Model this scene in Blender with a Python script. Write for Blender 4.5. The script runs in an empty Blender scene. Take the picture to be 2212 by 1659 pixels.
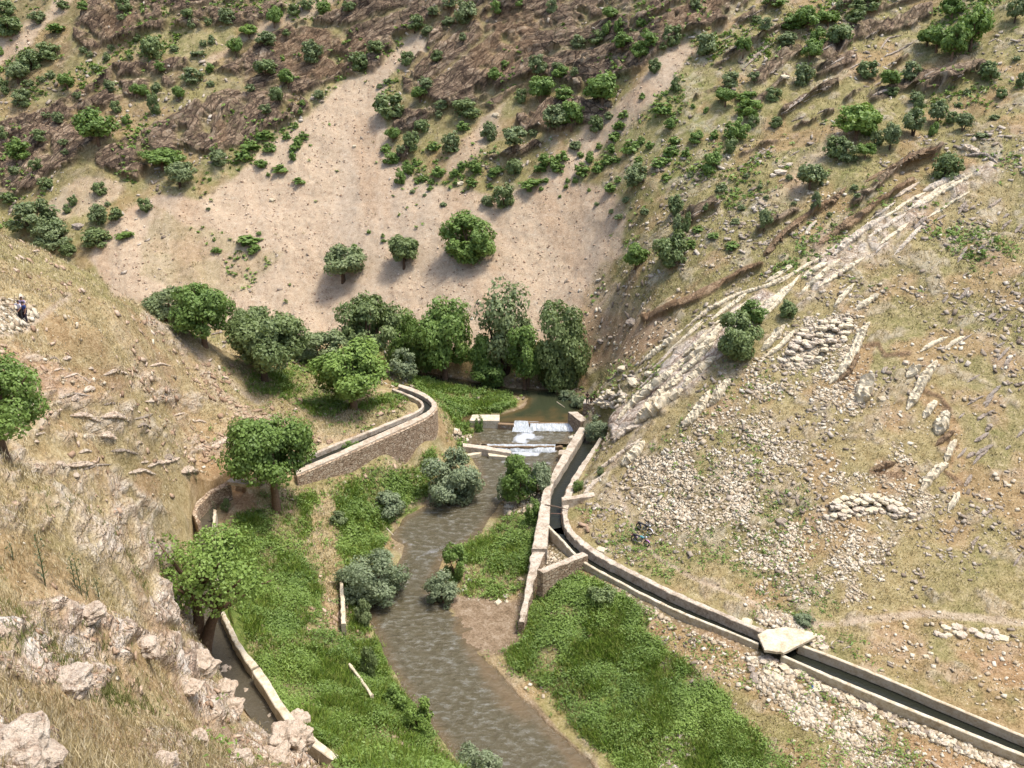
import bpy, bmesh, math, random
import numpy as np
from mathutils import Vector, Matrix, noise as mnoise

# ------------------------------------------------------------------ camera, light, exposure
sc = bpy.context.scene
C = sc.collection
CAM_H = 52.0
PITCH = math.radians(22.0)
FPX = 887.0                      # focal length in pixels of a 1024 px wide picture
cd = bpy.data.cameras.new('camera'); cam = bpy.data.objects.new('camera', cd); C.objects.link(cam)
cd.sensor_width = 36.0; cd.lens = FPX/1024*36.0
cd.clip_start = 0.1; cd.clip_end = 6000
cam.location = (0, 0, CAM_H); cam.rotation_euler = (math.pi/2-PITCH, 0, 0)
sc.camera = cam
SUN_EL = math.radians(71); SUN_AZ = math.radians(92)      # azimuth measured from +Y towards +X
wd = bpy.data.worlds.new("World"); sc.world = wd; wd.use_nodes = True
nt = wd.node_tree; bg = nt.nodes['Background']
sky = nt.nodes.new('ShaderNodeTexSky'); sky.sky_type = 'NISHITA'; sky.sun_disc = False
sky.sun_elevation = SUN_EL; sky.sun_rotation = SUN_AZ; sky.air_density = 1.0; sky.dust_density = 3.0
nt.links.new(sky.outputs[0], bg.inputs[0]); bg.inputs[1].default_value = 0.15
sl = bpy.data.lights.new('sun', 'SUN'); sl.energy = 2.0; sl.angle = math.radians(13.0); sl.color = (1, .955, .89)
so = bpy.data.objects.new('sun', sl); C.objects.link(so)
sd = Vector((math.sin(SUN_AZ)*math.cos(SUN_EL), math.cos(SUN_AZ)*math.cos(SUN_EL), math.sin(SUN_EL)))
so.rotation_euler = sd.to_track_quat('Z', 'Y').to_euler(); so.location = sd*300
sc.view_settings.view_transform = 'Standard'; sc.view_settings.look = 'None'
sc.view_settings.exposure = 1.38; sc.view_settings.gamma = 1
sc.cycles.max_bounces = 4; sc.cycles.transparent_max_bounces = 12

rnd = random.Random(7); rs = np.random.RandomState(11)
# ------------------------------------------------------------------ picture <-> world.  V = pixel of a 2212 x 1659 view of the photograph
SV = 1024/2212.0
cp, sp = math.cos(PITCH), math.sin(PITCH)
def uv(x, y):
    return (np.asarray(x, float)*SV-512)/FPX, (384-np.asarray(y, float)*SV)/FPX
def atY(x, y, Y):
    u, v = uv(x, y); den = cp+v*sp
    return Y*u/den, Y+0*u, CAM_H+Y*(-sp+v*cp)/den
def atZ(x, y, z):
    u, v = uv(x, y); den = cp+v*sp; k = (-sp+v*cp)/den
    Y = (z-CAM_H)/k
    return Y*u/den, Y, z+0*u
def kk(y):
    v = (384-y*SV)/FPX; return (-sp+v*cp)/(cp+v*sp)
def proj(X, Y, Z):
    dz = Z-CAM_H
    d = Y*cp-dz*sp; h = Y*sp+dz*cp
    d = np.where(d < .05, .05, d)
    return (512+FPX*X/d)/SV, (384-FPX*h/d)/SV, d
# ------------------------------------------------------------------ numpy noise
def _h(ix, iy, iz):
    n = (ix*374761393+iy*668265263+iz*2147483647*3+iz*1274126177) & 0xffffffff
    n = ((n ^ (n >> 13))*1274126177) & 0xffffffff
    n = (n ^ (n >> 16))
    return (n & 0xffff)/65535.0
def vnoise(x, y, z=0.0):
    x = np.asarray(x, float); y = np.asarray(y, float)+0*x; z = np.asarray(z, float)+0*x
    ix = np.floor(x); iy = np.floor(y); iz = np.floor(z)
    fx = x-ix; fy = y-iy; fz = z-iz
    fx = fx*fx*(3-2*fx); fy = fy*fy*(3-2*fy); fz = fz*fz*(3-2*fz)
    ix = ix.astype(np.int64); iy = iy.astype(np.int64); iz = iz.astype(np.int64)
    r = 0
    for a in (0, 1):
        wx = fx if a else 1-fx
        for b in (0, 1):
            wy = fy if b else 1-fy
            for c in (0, 1):
                wz = fz if c else 1-fz
                r = r+wx*wy*wz*_h(ix+a, iy+b, iz+c)
    return r*2-1
def fbm(x, y, z=0.0, o=4, g=.5):
    s = 0; a = 1; t = 0
    for i in range(o):
        s = s+a*vnoise(x, y, z); t += a; a *= g
        x = x*2.03+17.1; y = y*2.03+5.3; z = z*2.03+9.7
    return s/t
def sstep(a, b, x):
    t = np.clip((x-a)/(b-a), 0, 1); return t*t*(3-2*t)
# ------------------------------------------------------------------ terrain control points
CP = []
def pz(x, y, z): CP.append([float(a) for a in atZ(x, y, z)])
def pY(x, y, Y): CP.append([float(a) for a in atY(x, y, Y)])
def pw(x, y, z): CP.append([x, y, z])
def column(x, start, steps):
    """march up the picture along one column; start=(y,z), each step=(y, slope dz/dY)"""
    y0, z0 = start; Y0 = (z0-CAM_H)/kk(y0); pz(x, y0, z0)
    for y, s in steps:
        Y = (z0-Y0*s-CAM_H)/(kk(y)-s); z = CAM_H+Y*kk(y)
        pY(x, y, Y); Y0, z0 = Y, z
    return Y0, z0
for x, z in ((2700, 3.6), (2212, 3.0), (2000, 2.2), (1750, 1.7), (1560, 1.2)): pz(x, 1700, z)
pz(2212, 1625, 3.1); pz(2000, 1535, 3.1); pz(1850, 1465, 3.1); pz(1730, 1415, 3.1); pz(1580, 1362, 3.1); pz(1350, 1250, 3.1); pz(1240, 1180, 3.1); pz(1205,1090,3.1); pz(1240,1010,3.1)
column(2700, (1659, 5), [(1500, .12), (1340, .2), (1100, .42), (850, .48), (600, .5), (350, .52), (150, .52), (0, .55), (-200, .5)])
column(2212, (1500, 3.8), [(1340, .12), (1220, .35), (1100, .45), (850, .5), (600, .52), (350, .52), (150, .54), (0, .6), (-200, .6)])
column(2000, (1440, 3.6), [(1330, .12), (1220, .35), (1100, .42), (850, .47), (600, .48), (400, .44), (250, .46), (120, .54), (0, .6), (-200, .62)])
column(1750, (1360, 3.4), [(1280, .2), (1150, .35), (1000, .42), (850, .45), (700, .45), (560, .42), (440, .4), (300, .46), (150, .55), (0, .6), (-200, .65)])
column(1500, (1300, 3.3), [(1180, .2), (1050, .33), (900, .4), (760, .4), (660, .32), (560, .38), (440, .46), (300, .55), (150, .6), (0, .65), (-200, .7)])
column(1380, (1180, 3.4), [(1050, .25), (950, .3), (850, .2), (780, .25), (700, .3), (600, .48), (400, .58), (200, .64), (0, .7), (-200, .7)])
column(1290, (850, 2.5), [(780, .5), (650, .7), (500, .74), (300, .72), (100, .74), (0, .75), (-200, .75)])
column(1000, (820, 1.6), [(760, .4), (600, .66), (400, .68), (200, .72), (0, .8), (-200, .75)])
column(750, (770, 1.8), [(700, .5), (600, .64), (400, .66), (250, .7), (100, .78), (0, .78), (-200, .75)])
for x in (500, 250, 0, -300, -700):
    Yb = 138+max(0, (250-x))*.02
    z0 = 2.0; Y0 = Yb; u, v = uv(x, 600)
    xx = Yb*float(u)/cp
    pw(xx, Yb, z0); pw(xx*.9, Yb-22, 4.0)
    for y, s in ((520, .62), (400, .62), (280, .7), (170, .6), (80, .78), (0, .78), (-200, .75)):
        Y = (z0-Y0*s-CAM_H)/(kk(y)-s); z = CAM_H+Y*kk(y); pY(x, y, Y); Y0, z0 = Y, z
# near left slope
for x, L in ((0, ((1659, 9), (1500, 12), (1300, 17), (1150, 22), (1000, 30), (850, 42), (700, 58), (600, 70), (515, 83))),
             (-400, ((1659, 7), (1300, 13), (1000, 24), (700, 48), (500, 72), (430, 84))),
             (250, ((1659, 13), (1500, 17), (1300, 24.5), (1150, 33), (1000, 44), (850, 58), (750, 70), (645, 88))),
             (370, ((1659, 21), (1520, 25), (1400, 31)))):
    for y, Y in L: pY(x, y, Y)
for x, y, z in ((480, 1659, 21), (560, 1659, 15.5), (450, 1400, 9.5), (468, 1450, 9.0), (505, 1500, 8.8), (550, 1555, 9.0), (590, 1610, 9.5), (400, 1410, 13), (430, 1480, 13), (400, 1540, 18.5), (470, 1570, 14.5), (620, 1605, 11.5), (655, 1650, 11), (700, 1700, 9.5)): pz(x, y, z)
pz(350, 1300, 15); pz(395, 1335, 11); pz(425, 1372, 9.8)
for x, y, z in ((400, 1200, 8.8), (400, 1110, 8.8), (400, 1000, 10), (400, 900, 12), (400, 800, 14.5), (405, 715, 16.5),
                (330, 1180, 13), (330, 1100, 13.5), (330, 1000, 15.5), (330, 870, 18), (330, 770, 19.5), (330, 690, 21),
                (455, 1380, 7.2), (440, 1250, 7.2), (445, 1120, 7.2), (500, 1045, 7.6), (500, 1000, 9), (500, 900, 10), (500, 830, 11.5), (500, 770, 13),
                (480, 1450, 7.2), (540, 1525, 7.2), (640, 1600, 7.2), (745, 1665, 7.2),
                (580, 1097, 5.6), (600, 1020, 6.8), (600, 900, 8), (600, 820, 9.5), (600, 760, 10), (680, 800, 8.5), (700, 770, 7.5),
                (690, 1032, 5.2), (840, 982, 4.5), (950, 912, 4.4), (965, 868, 3.8), (904, 952, 4.4), (737, 1008, 4.9), (720, 985, 6.2), (850, 925, 6.2), (915, 890, 6.2), (880, 850, 6.2), (760, 880, 7.2), (820, 830, 6.8), (840, 790, 4.5),
                (500, 1200, 5.6), (520, 1300, 5.0), (560, 1400, 4.6), (640, 1500, 4.2), (720, 1590, 3.9), (820, 1680, 3.6),
                (620, 1200, 3.4), (650, 1300, 2.6), (700, 1450, 2.4), (800, 1550, 2.0), (900, 1680, 1.6),
                (700, 1150, 2.4), (735, 1300, 1.4), (780, 1230, .8), (830, 1150, .7), (900, 1060, .9), (860, 1000, 2.0),
                (780, 1400, .8), (860, 1470, .6), (940, 1570, .6), (1000, 1680, .5),
                (1000, 860, 1.9), (1060, 870, 1.7), (920, 840, 2.2), (1000, 930, 1.7), (960, 970, 1.6),
                (1130, 1380, .5), (1200, 1300, 1.6), (1180, 1440, .6), (1300, 1560, .6), (1420, 1690, .5),
                (1300, 1350, 2.0), (1400, 1450, 1.6), (1500, 1600, 1.2), (1600, 1500, 1.8),
                (1100, 1180, .5), (1060, 1250, .3), (1100, 1050, .6), (1010, 1250, .3), (900, 1250, 0), (960, 1450, 0), (1100, 1600, 0),
                (1150, 960, .6), (1130, 880, 1.0), (1200, 850, 1.0), (1230, 1000, 1.6)):
    pz(x, y, z)
pw(0, -1, 50.2); pw(-8, 0, 52); pw(9, 0, 45); pw(25, 2, 34); pw(50, 10, 18); pw(-30, 0, 60); pw(10, 25, 24); pw(-60, 30, 62); pw(3, 14, 36)
pw(20, 38, 6); pw(6, 38, 9); pw(0, 32, 17); pw(-6, 30, 23)
pw(40, 30, 6); pw(90, 40, 30); pw(120, 80, 50); pw(0, 330, 150); pw(150, 300, 160); pw(-200, 330, 160); pw(220, 200, 120); pw(-220, 200, 110); pw(0,500,230)
CPa = np.array(CP)
def mq(dx, dy): return np.sqrt(dx*dx+dy*dy+2.0)
A = mq(CPa[:, 0:1]-CPa[:, 0][None], CPa[:, 1:2]-CPa[:, 1][None])
n_ = len(CPa)
A += np.eye(n_)*-0.25                       # slight smoothing
M = np.zeros((n_+1, n_+1)); M[:n_, :n_] = A; M[n_, :n_] = 1; M[:n_, n_] = 1
Wt = np.linalg.solve(M, np.append(CPa[:, 2], 0))
def base_h(X, Y):
    X = np.asarray(X, float); Y = np.asarray(Y, float); sh = X.shape; X = X.ravel(); Y = Y.ravel()
    out = np.empty(X.shape)
    for i in range(0, len(X), 40000):
        a = X[i:i+40000, None]-CPa[:, 0][None]; b = Y[i:i+40000, None]-CPa[:, 1][None]
        out[i:i+40000] = (mq(a, b)@Wt[:n_])+Wt[n_]
    return out.reshape(sh)
# ------------------------------------------------------------------ polygons on the plan
def seg_dist(X, Y, P, closed):
    """distance to a polyline, index-parameter along it"""
    best = np.full(X.shape, 1e9); par = np.zeros(X.shape)
    n = len(P)
    for i in range(n if closed else n-1):
        ax, ay = P[i][0], P[i][1]; bx, by = P[(i+1) % n][0], P[(i+1) % n][1]
        dx, dy = bx-ax, by-ay; L = dx*dx+dy*dy+1e-9
        t = np.clip(((X-ax)*dx+(Y-ay)*dy)/L, 0, 1)
        d = np.hypot(X-ax-t*dx, Y-ay-t*dy)
        m = d < best; best = np.where(m, d, best); par = np.where(m, i+t, par)
    return best, par
def inside(X, Y, P):
    r = np.zeros(X.shape, bool); n = len(P)
    for i in range(n):
        ax, ay = P[i][0], P[i][1]; bx, by = P[(i+1) % n][0], P[(i+1) % n][1]
        c = ((ay > Y) != (by > Y)) & (X < (bx-ax)*(Y-ay)/(by-ay+1e-12)+ax)
        r ^= c
    return r
def sdist(X, Y, P):
    d, _ = seg_dist(X, Y, P, True); return np.where(inside(X, Y, P), -d, d)
def zpoly(pts, z):
    return [tuple(float(c) for c in atZ(x, y, z)[:2]) for x, y in pts]
Z_POOL, Z_MID, Z_LOW = 1.25, .62, 0.0
RIVER_POOL = zpoly([(700, 795), (900, 800), (1010, 822), (1100, 838), (1200, 842), (1240, 862), (1262, 885), (1250, 905), (1236, 912), (1060, 914), (1010, 905), (1030, 898), (1085, 896), (1130, 880), (1140, 862), (1100, 850), (1000, 838), (900, 818), (700, 812)], Z_POOL)
RIVER_MID = zpoly([(1030, 922), (1240, 922), (1242, 925), (1222, 961), (1200, 961), (1060, 961), (1025, 952), (1022, 935)], Z_MID)
RIVER_LOW = zpoly([(1020, 970), (1220, 970), (1212, 990), (1195, 1030), (1165, 1060), (1080, 1085), (1060, 1120), (1040, 1150), (1010, 1170), (960, 1200), (930, 1260), (935, 1290), (1000, 1305), (1120, 1310), (1118, 1380), (1080, 1400), (1045, 1420), (1100, 1480), (1160, 1540), (1220, 1600), (1300, 1680), (1380, 1760), (1080, 1760), (1010, 1680), (955, 1600), (880, 1500), (840, 1440), (800, 1340), (795, 1295), (850, 1240), (870, 1180), (845, 1160), (870, 1120), (920, 1090), (1000, 1070), (1040, 1050), (1030, 1010), (1010, 975)], Z_LOW)
BAR = zpoly([(975, 1300), (1125, 1305), (1118, 1385), (1075, 1402), (1030, 1405), (1000, 1370), (985, 1330)], 0.0)
# canals: centre lines of the channels (picture points at the level of the wall top)
ZR = 3.5; ZU = 7.0; ZL = 7.6
def zline(pts, z): return [tuple(float(c) for c in atZ(x, y, z)) for x, y in pts]
def smooth_line(P, it=2):
    for _ in range(it):
        Q = [P[0]]
        for a, b in zip(P[:-1], P[1:]):
            Q.append(tuple(.75*p+.25*q for p, q in zip(a, b))); Q.append(tuple(.25*p+.75*q for p, q in zip(a, b)))
        Q.append(P[-1]); P = Q
    return P
CAN_R = smooth_line(zline([(1290, 925), (1262, 966), (1221, 1025), (1208, 1048), (1202, 1076), (1199, 1110), (1206, 1138), (1244, 1181), (1300, 1218), (1380, 1260), (1475, 1308), (1580, 1352), (1680, 1390), (1808, 1441), (1900, 1480), (2050, 1542), (2230, 1616), (2400, 1686)], ZR), 2)
CAN_U = smooth_line(zline([(830, 822), (870, 832), (905, 852), (926, 874), (921, 893), (890, 908), (840, 925), (780, 948), (700, 977), (610, 1012)], ZU), 2)
CAN_L = smooth_line(zline([(500, 1048), (474, 1070), (452, 1092), (445, 1125), (444, 1165), (448, 1230), (453, 1300), (470, 1352), (484, 1395), (508, 1435), (535, 1480), (565, 1525), (615, 1580), (690, 1635), (770, 1700)], ZL), 2)
def terrain_h(X, Y):
    H = base_h(X, Y)
    far = sstep(95, 125, Y)
    H = H+fbm(X*.06, Y*.06, 3.1, 4)*(.8+1.6*far)+fbm(X*.35, Y*.35, 8.1, 3)*(.22+.25*far)
    for P, z in ((RIVER_POOL, Z_POOL), (RIVER_MID, Z_MID), (RIVER_LOW, Z_LOW)):
        w = fbm(X*.5, Y*.5, 2.2, 3)*.7
        d = sdist(X, Y, P)+w*(.5 if z != Z_MID else .1)
        k = sstep(0, 4.0, d)
        out = (z+.12)*(1-k)+np.maximum(H, z+.12)*k
        inn = z-.06-np.minimum(.8, .35*np.abs(d))
        if z == Z_LOW:
            db = sdist(X, Y, BAR); inn = np.where(db < 1.5, np.maximum(inn, -.05+.10*sstep(1.5, -1.0, db)+.07*w*1.4), inn)
        use = np.where(d < 0, inn, np.where(d < 4, out, H))
        H = np.where(d < 4, use, H)
    for P, z, hw, dep in ((CAN_R, ZR, 1.6, .9), (CAN_U, ZU, 1.5, .9), (CAN_L, ZL, 1.9, 1.1)):
        d, _ = seg_dist(X, Y, P, False)
        if P is CAN_L: k = sstep(hw-.2, hw+.5, d)
        else: k = sstep(hw+.1, hw+1.6, d)
        Hb = np.where(H > z-.1, (z-.12)*(1-k)+H*k, H*k+(1-k)*np.minimum(H, z-.25)) if P is not CAN_L else H
        H = np.where(d < hw+2, Hb, H)
        H = np.where(d < hw*.72, np.minimum(H, z-dep-.3), H)
    return H
# ------------------------------------------------------------------ ground cover classes, laid out as areas of the hillsides
G0x, G0y, GS = -900, -300, 3.0
GW, GH = int(4300/GS), int(2300/GS)
gx, gy = np.meshgrid(G0x+np.arange(GW)*GS, G0y+np.arange(GH)*GS)
NW1 = fbm(gx/90, gy/70, 1.5, 4); NW2 = fbm(gx/28, gy/22, 4.5, 4)
gxx = gx+NW1*30+NW2*8; gyy = gy+fbm(gx/80, gy/70, 6.5, 4)*24+fbm(gx/25, gy/20, 9.5, 3)*7
CL = ['grass', 'scree', 'dark', 'brown', 'lush', 'straw', 'rubble', 'soil', 'light', 'olive', 'mud', 'path']
KI = {c: i for i, c in enumerate(CL)}
W = np.zeros((len(CL), GH, GW), np.float32); W[0] = 1
def lay(cls, a):
    global W
    W *= (1-a)[None]; W[KI[cls]] += a
def poly(cls, pts, s=1.0, f=10, brk=0.0, warp=True):
    xs = [p[0] for p in pts]; ys = [p[1] for p in pts]; m = 70+f
    i0 = max(0, int((min(xs)-m-G0x)/GS)); i1 = min(GW, int((max(xs)+m-G0x)/GS)); j0 = max(0, int((min(ys)-m-G0y)/GS)); j1 = min(GH, int((max(ys)+m-G0y)/GS))
    if i1 <= i0 or j1 <= j0: return
    X = (gxx if warp else gx)[j0:j1, i0:i1]; Y = (gyy if warp else gy)[j0:j1, i0:i1]
    d = sdist(X, Y, pts)
    a = sstep(f*.5, -f*.5, d)*s
    if brk: a = a*sstep(-.25, .25, NW2[j0:j1, i0:i1]+NW1[j0:j1, i0:i1]*.5+.35-brk)
    W[:, j0:j1, i0:i1] *= (1-a)[None]; W[KI[cls], j0:j1, i0:i1] += a
def stroke(cls, pts, w, s=1.0, f=6, brk=0.0, warp=True):
    xs = [p[0] for p in pts]; ys = [p[1] for p in pts]; m = 60+w+f
    i0 = max(0, int((min(xs)-m-G0x)/GS)); i1 = min(GW, int((max(xs)+m-G0x)/GS)); j0 = max(0, int((min(ys)-m-G0y)/GS)); j1 = min(GH, int((max(ys)+m-G0y)/GS))
    if i1 <= i0 or j1 <= j0: return
    q = .35 if warp else 0
    X = (gx+(gxx-gx)*q)[j0:j1, i0:i1]; Y = (gy+(gyy-gy)*q)[j0:j1, i0:i1]
    d, _ = seg_dist(X, Y, pts, False)
    a = sstep(w/2+f*.5, w/2-f*.5, d)*s
    if brk: a = a*sstep(-.25, .25, NW2[j0:j1, i0:i1]+.35-brk)
    W[:, j0:j1, i0:i1] *= (1-a)[None]; W[KI[cls], j0:j1, i0:i1] += a
# far mountain: general broken rock and dry grass
poly('dark', [(-900, -300), (1750, -300), (1640, 0), (1500, 90), (1300, 200), (1000, 260), (860, 300), (850, 100), (600, 260), (330, 330), (200, 400), (-900, 520)], .35, 30, .3)
poly('olive', [(1200, 420), (1330, 260), (1500, 110), (1700, 0), (2000, -40), (2250, -40), (2250, 100), (2000, 300), (1750, 480), (1500, 640), (1380, 720), (1280, 660)], .5, 40, .1)
poly('scree', [(905, 75), (935, 95), (885, 135), (845, 150), (822, 200), (826, 270), (862, 345), (905, 400), (1080, 415), (1180, 395), (1300, 395), (1355, 440), (1335, 540), (1275, 620), (1240, 720), (900, 760), (330, 700), (240, 640), (195, 550), (230, 480), (330, 425), (430, 410), (500, 385), (560, 340), (620, 260), (700, 200), (780, 150), (850, 110)], .96, 12)
poly('scree', [(1470, 95), (1510, 110), (1430, 200), (1330, 280), (1265, 350), (1240, 410), (1140, 415), (1200, 350), (1260, 280), (1350, 215), (1410, 150)], .85, 14)
poly('scree', [(1100, 215), (1060, 235), (985, 320), (950, 390), (1010, 370), (1090, 270)], .6, 12)
poly('scree', [(175, -60), (150, 20), (100, 60), (50, 115), (0, 150), (-200, 280), (-200, 180), (0, 95), (60, 60), (110, 20), (120, -60)], .9, 8)
poly('scree', [(760, -40), (700, 20), (600, 62), (500, 110), (440, 150), (425, 140), (520, 75), (600, 30), (660, 0)], .75, 8)
poly('scree', [(95, 440), (180, 375), (260, 400), (240, 440), (150, 470), (100, 490)], .7, 12)
poly('scree', [(1230, 640), (1290, 560), (1340, 640), (1480, 700), (1400, 760), (1300, 800), (1240, 780)], .5, 20)
poly('soil', [(1260, 660), (1340, 680), (1440, 690), (1430, 740), (1350, 790), (1280, 800), (1240, 760)], .55, 20, .1)
# grassy shelves
for p in ([(95, 205), (230, 120), (330, 70), (420, 50), (560, 55), (520, 90), (430, 140), (330, 125), (250, 160), (140, 205), (0, 260), (-200, 330), (-200, 280), (0, 210)],
          [(640, 205), (720, 190), (640, 260), (560, 330), (500, 345), (560, 300)],
          [(560, 330), (500, 340), (420, 345), (330, 390), (250, 400), (430, 430), (500, 390)],
          [(930, 170), (1040, 70), (1150, -20), (1180, -20), (1070, 80), (1000, 140), (880, 200)],
          [(1060, 245), (1150, 180), (1260, 140), (1350, 100), (1345, 125), (1260, 175), (1160, 215), (1060, 290)],
          [(1230, 300), (1340, 250), (1330, 275), (1240, 330), (1160, 390), (1130, 370)],
          [(300, 590), (330, 450), (600, 560), (540, 620), (420, 640)],
          [(1470, 90), (1640, -10), (1760, -60), (1640, 60), (1520, 130)]):
    poly('olive', p, .85 if p[0] != (300, 590) else .4, 14)
poly('scree', [(1480, 92), (1512, 112), (1430, 205), (1335, 285), (1270, 350), (1235, 415), (1150, 415), (1215, 345), (1270, 275), (1360, 205), (1420, 140)], .85, 12)
poly('scree', [(1085, 225), (1055, 250), (990, 325), (960, 385), (1000, 365), (1075, 280)], .7, 10)
# dark cliffs
for p in ([(203, 352), (222, 320), (300, 290), (400, 232), (490, 205), (560, 190), (640, 208), (668, 232), (600, 275), (520, 322), (470, 335), (400, 322), (330, 335), (300, 384), (240, 375)],
          [(100, 240), (180, 190), (280, 140), (392, 130), (400, 150), (380, 185), (330, 210), (250, 215), (150, 262), (50, 330), (-60, 350)],
          [(-100, 290), (60, 250), (140, 270), (200, 260), (270, 272), (230, 305), (180, 330), (130, 372), (60, 410), (-100, 480)],
          [(165, 85), (150, 60), (175, 30), (240, -60), (600, -60), (620, 12), (560, 45), (470, 52), (380, 60), (300, 85), (200, 110)],
          [(430, 152), (500, 130), (560, 100), (600, 70), (650, 50), (740, 20), (760, -40), (1010, -40), (960, 30), (900, 78), (860, 90), (800, 150), (750, 163), (700, 180), (650, 200), (600, 190), (560, 190), (500, 172)],
          [(880, 150), (960, 40), (1040, -40), (1650, -40), (1560, 60), (1480, 80), (1400, 150), (1310, 180), (1240, 195), (1140, 180), (1060, 232), (1000, 242), (910, 215), (860, 200)],
          [(1110, 262), (1160, 240), (1240, 210), (1332, 218), (1300, 260), (1230, 282), (1130, 285)],
          [(1050, 345), (1160, 300), (1182, 310), (1100, 350)], [(840, 250), (945, 245), (930, 285), (850, 300)], [(820, 340), (900, 320), (890, 350)]):
    poly('dark', p, .97, 5, .02)
for p in ([(590, 90), (700, 60), (740, 70), (800, 105), (745, 160), (680, 170), (640, 160), (600, 120)], [(1040, 30), (1150, 30), (1165, 100), (1120, 160), (1060, 180), (1015, 130)], [(1440, 90), (1420, 60), (1520, -20), (1600, -20), (1540, 50)],
          [(465, 270), (490, 265), (500, 320), (472, 325)], [(230, 40), (290, 20), (300, 60), (240, 90)]):
    poly('brown', p, .55, 12, .05)
for p in ([(880, 150), (940, 100), (1000, 55), (1060, 0)], [(900, 205), (1000, 130), (1060, 70)], [(1000, 240), (1100, 190), (1180, 160)], [(1250, 60), (1400, 0)], [(1180, 120), (1330, 90), (1480, 10)], [(240, 300), (330, 262), (450, 205), (560, 160)],
          [(150, 225), (260, 175), (390, 160)], [(300, 60), (450, 20), (600, 0)], [(650, 60), (760, 60), (880, 20)]):
    stroke('olive', p, 9, .7, 8, .1)
# rock bands of the upper right slope
for p, w in (([(1590, 52), (1690, 8)], 14), ([(1570, 122), (1650, 80), (1745, 28)], 8), ([(1550, 142), (1625, 108)], 9), ([(1635, 172), (1725, 108)], 26), ([(1790, 112), (1850, 72), (1910, 62)], 34), ([(1770, 160), (1840, 128)], 26),
             ([(1690, 247), (1740, 215), (1805, 188)], 14), ([(1720, 272), (1800, 240)], 8), ([(1600, 332), (1675, 308)], 9), ([(1890, 214), (1945, 190), (2000, 172), (2042, 165), (2110, 150)], 24), ([(1985, 196), (2060, 172)], 24), ([(1920, 62), (2000, 30)], 30), ([(1880, 20), (1990, -20)], 30),
             ([(1848, 432), (1900, 390), (1960, 345), (2020, 328)], 16), ([(1740, 60), (1850, 5)], 10), ([(1500, 210), (1560, 190)], 10), ([(1640, 210), (1700, 170)], 12), ([(1830, 220), (1960, 120)], 8), ([(1600, 240), (1640, 220)], 10), ([(1480, 480), (1540, 440)], 30), ([(1640, 500), (1720, 455)], 14)):
    stroke('dark', p, w, .9, 5, .05)
for p, w in (([(1655, 545), (1700, 500), (1735, 470), (1800, 435)], 13), ([(1765, 530), (1830, 490), (1900, 430), (1965, 395)], 15), ([(1400, 690), (1480, 655), (1560, 610), (1640, 572)], 18), ([(1950, 355), (2010, 335)], 14)):
    stroke('brown', p, w, .95, 5)
poly('path', [(1740, 540), (1800, 470), (1850, 440), (1830, 480), (1780, 560), (1720, 600)], .5, 14)
poly('scree', [(1640, 430), (1700, 400), (1780, 290), (1830, 260), (1800, 330), (1740, 420), (1680, 480)], .45, 20)
poly('lush', [(1740, 420), (1850, 340), (1880, 340), (1800, 410), (1700, 460), (1660, 460)], .35, 20)
poly('lush', [(1230, 400), (1300, 300), (1400, 230), (1500, 160), (1600, 220), (1560, 330), (1500, 420), (1420, 470), (1300, 640), (1290, 600), (1340, 480), (1320, 400)], .3, 30, .2)
for p in ([(1040, 462), (1150, 468), (1230, 460)], [(1050, 488), (1180, 505), (1330, 530)], [(1070, 525), (1200, 543), (1320, 556)], [(900, 590), (1080, 596), (1240, 610)], [(620, 600), (800, 640), (960, 650)], [(450, 560), (600, 520), (760, 500), (900, 520)], [(880, 545), (1000, 570), (1200, 575)], [(560, 470), (700, 440), (900, 430)]):
    stroke('path', p, 3, .6, 4, 0)
# right near hillside
poly('straw', [(1260, 960), (1400, 800), (1600, 660), (1750, 560), (1950, 420), (2100, 340), (2900, 200), (2900, 1800), (2212, 1640), (1750, 1400), (1500, 1300), (1240, 1150)], .5, 30)
poly('olive', [(1500, 860), (1600, 780), (1640, 830), (1500, 930), (1420, 1000), (1400, 980)], .6, 25)
poly('olive', [(2080, 540), (2300, 520), (2300, 1300), (2000, 1300), (2060, 1050), (2090, 850)], .45, 60, .1)
poly('light', [(1320, 900), (1390, 840), (1470, 760), (1560, 690), (1650, 630), (1680, 650), (1600, 730), (1560, 790), (1470, 860), (1400, 900), (1330, 950)], .95, 14, .0)
poly('light', [(1660, 640), (1760, 560), (1900, 470), (2050, 400), (2100, 370), (2160, 340), (2160, 380), (2000, 480), (1880, 560), (1740, 660)], .75, 20, .15)
poly('rubble', [(1350, 1040), (1400, 975), (1550, 900), (1640, 800), (1720, 700), (1860, 680), (1850, 790), (1880, 880), (2000, 930), (2050, 1050), (1980, 1120), (1920, 1200), (1860, 1290), (1700, 1290), (1600, 1250), (1480, 1180), (1370, 1120)], .7, 50, .42)
poly('rubble', [(1390, 985), (1480, 950), (1570, 990), (1640, 1060), (1630, 1110), (1520, 1150), (1410, 1120), (1360, 1060)], .85, 26, .1)
poly('olive', [(1660, 1080), (1740, 1040), (1800, 1070), (1740, 1130), (1660, 1130)], .7, 20)
poly('straw', [(1480, 1160), (1600, 1130), (1640, 1180), (1600, 1240), (1500, 1230)], .7, 20)
poly('rubble', [(1670, 770), (1720, 720), (1800, 685), (1850, 690), (1820, 740), (1760, 790), (1690, 800)], .95, 8)
poly('soil', [(1830, 800), (1860, 745), (1900, 750), (1895, 800), (1850, 840)], .6, 10)
stroke('path', [(888, 984), (920, 962), (945, 940)], 7, .8, 5, 0, False)
poly('soil', [(1980, 840), (2040, 860), (2070, 950), (2070, 1060), (2040, 1060), (2040, 940), (2000, 880)], .6, 14, .1)
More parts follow.
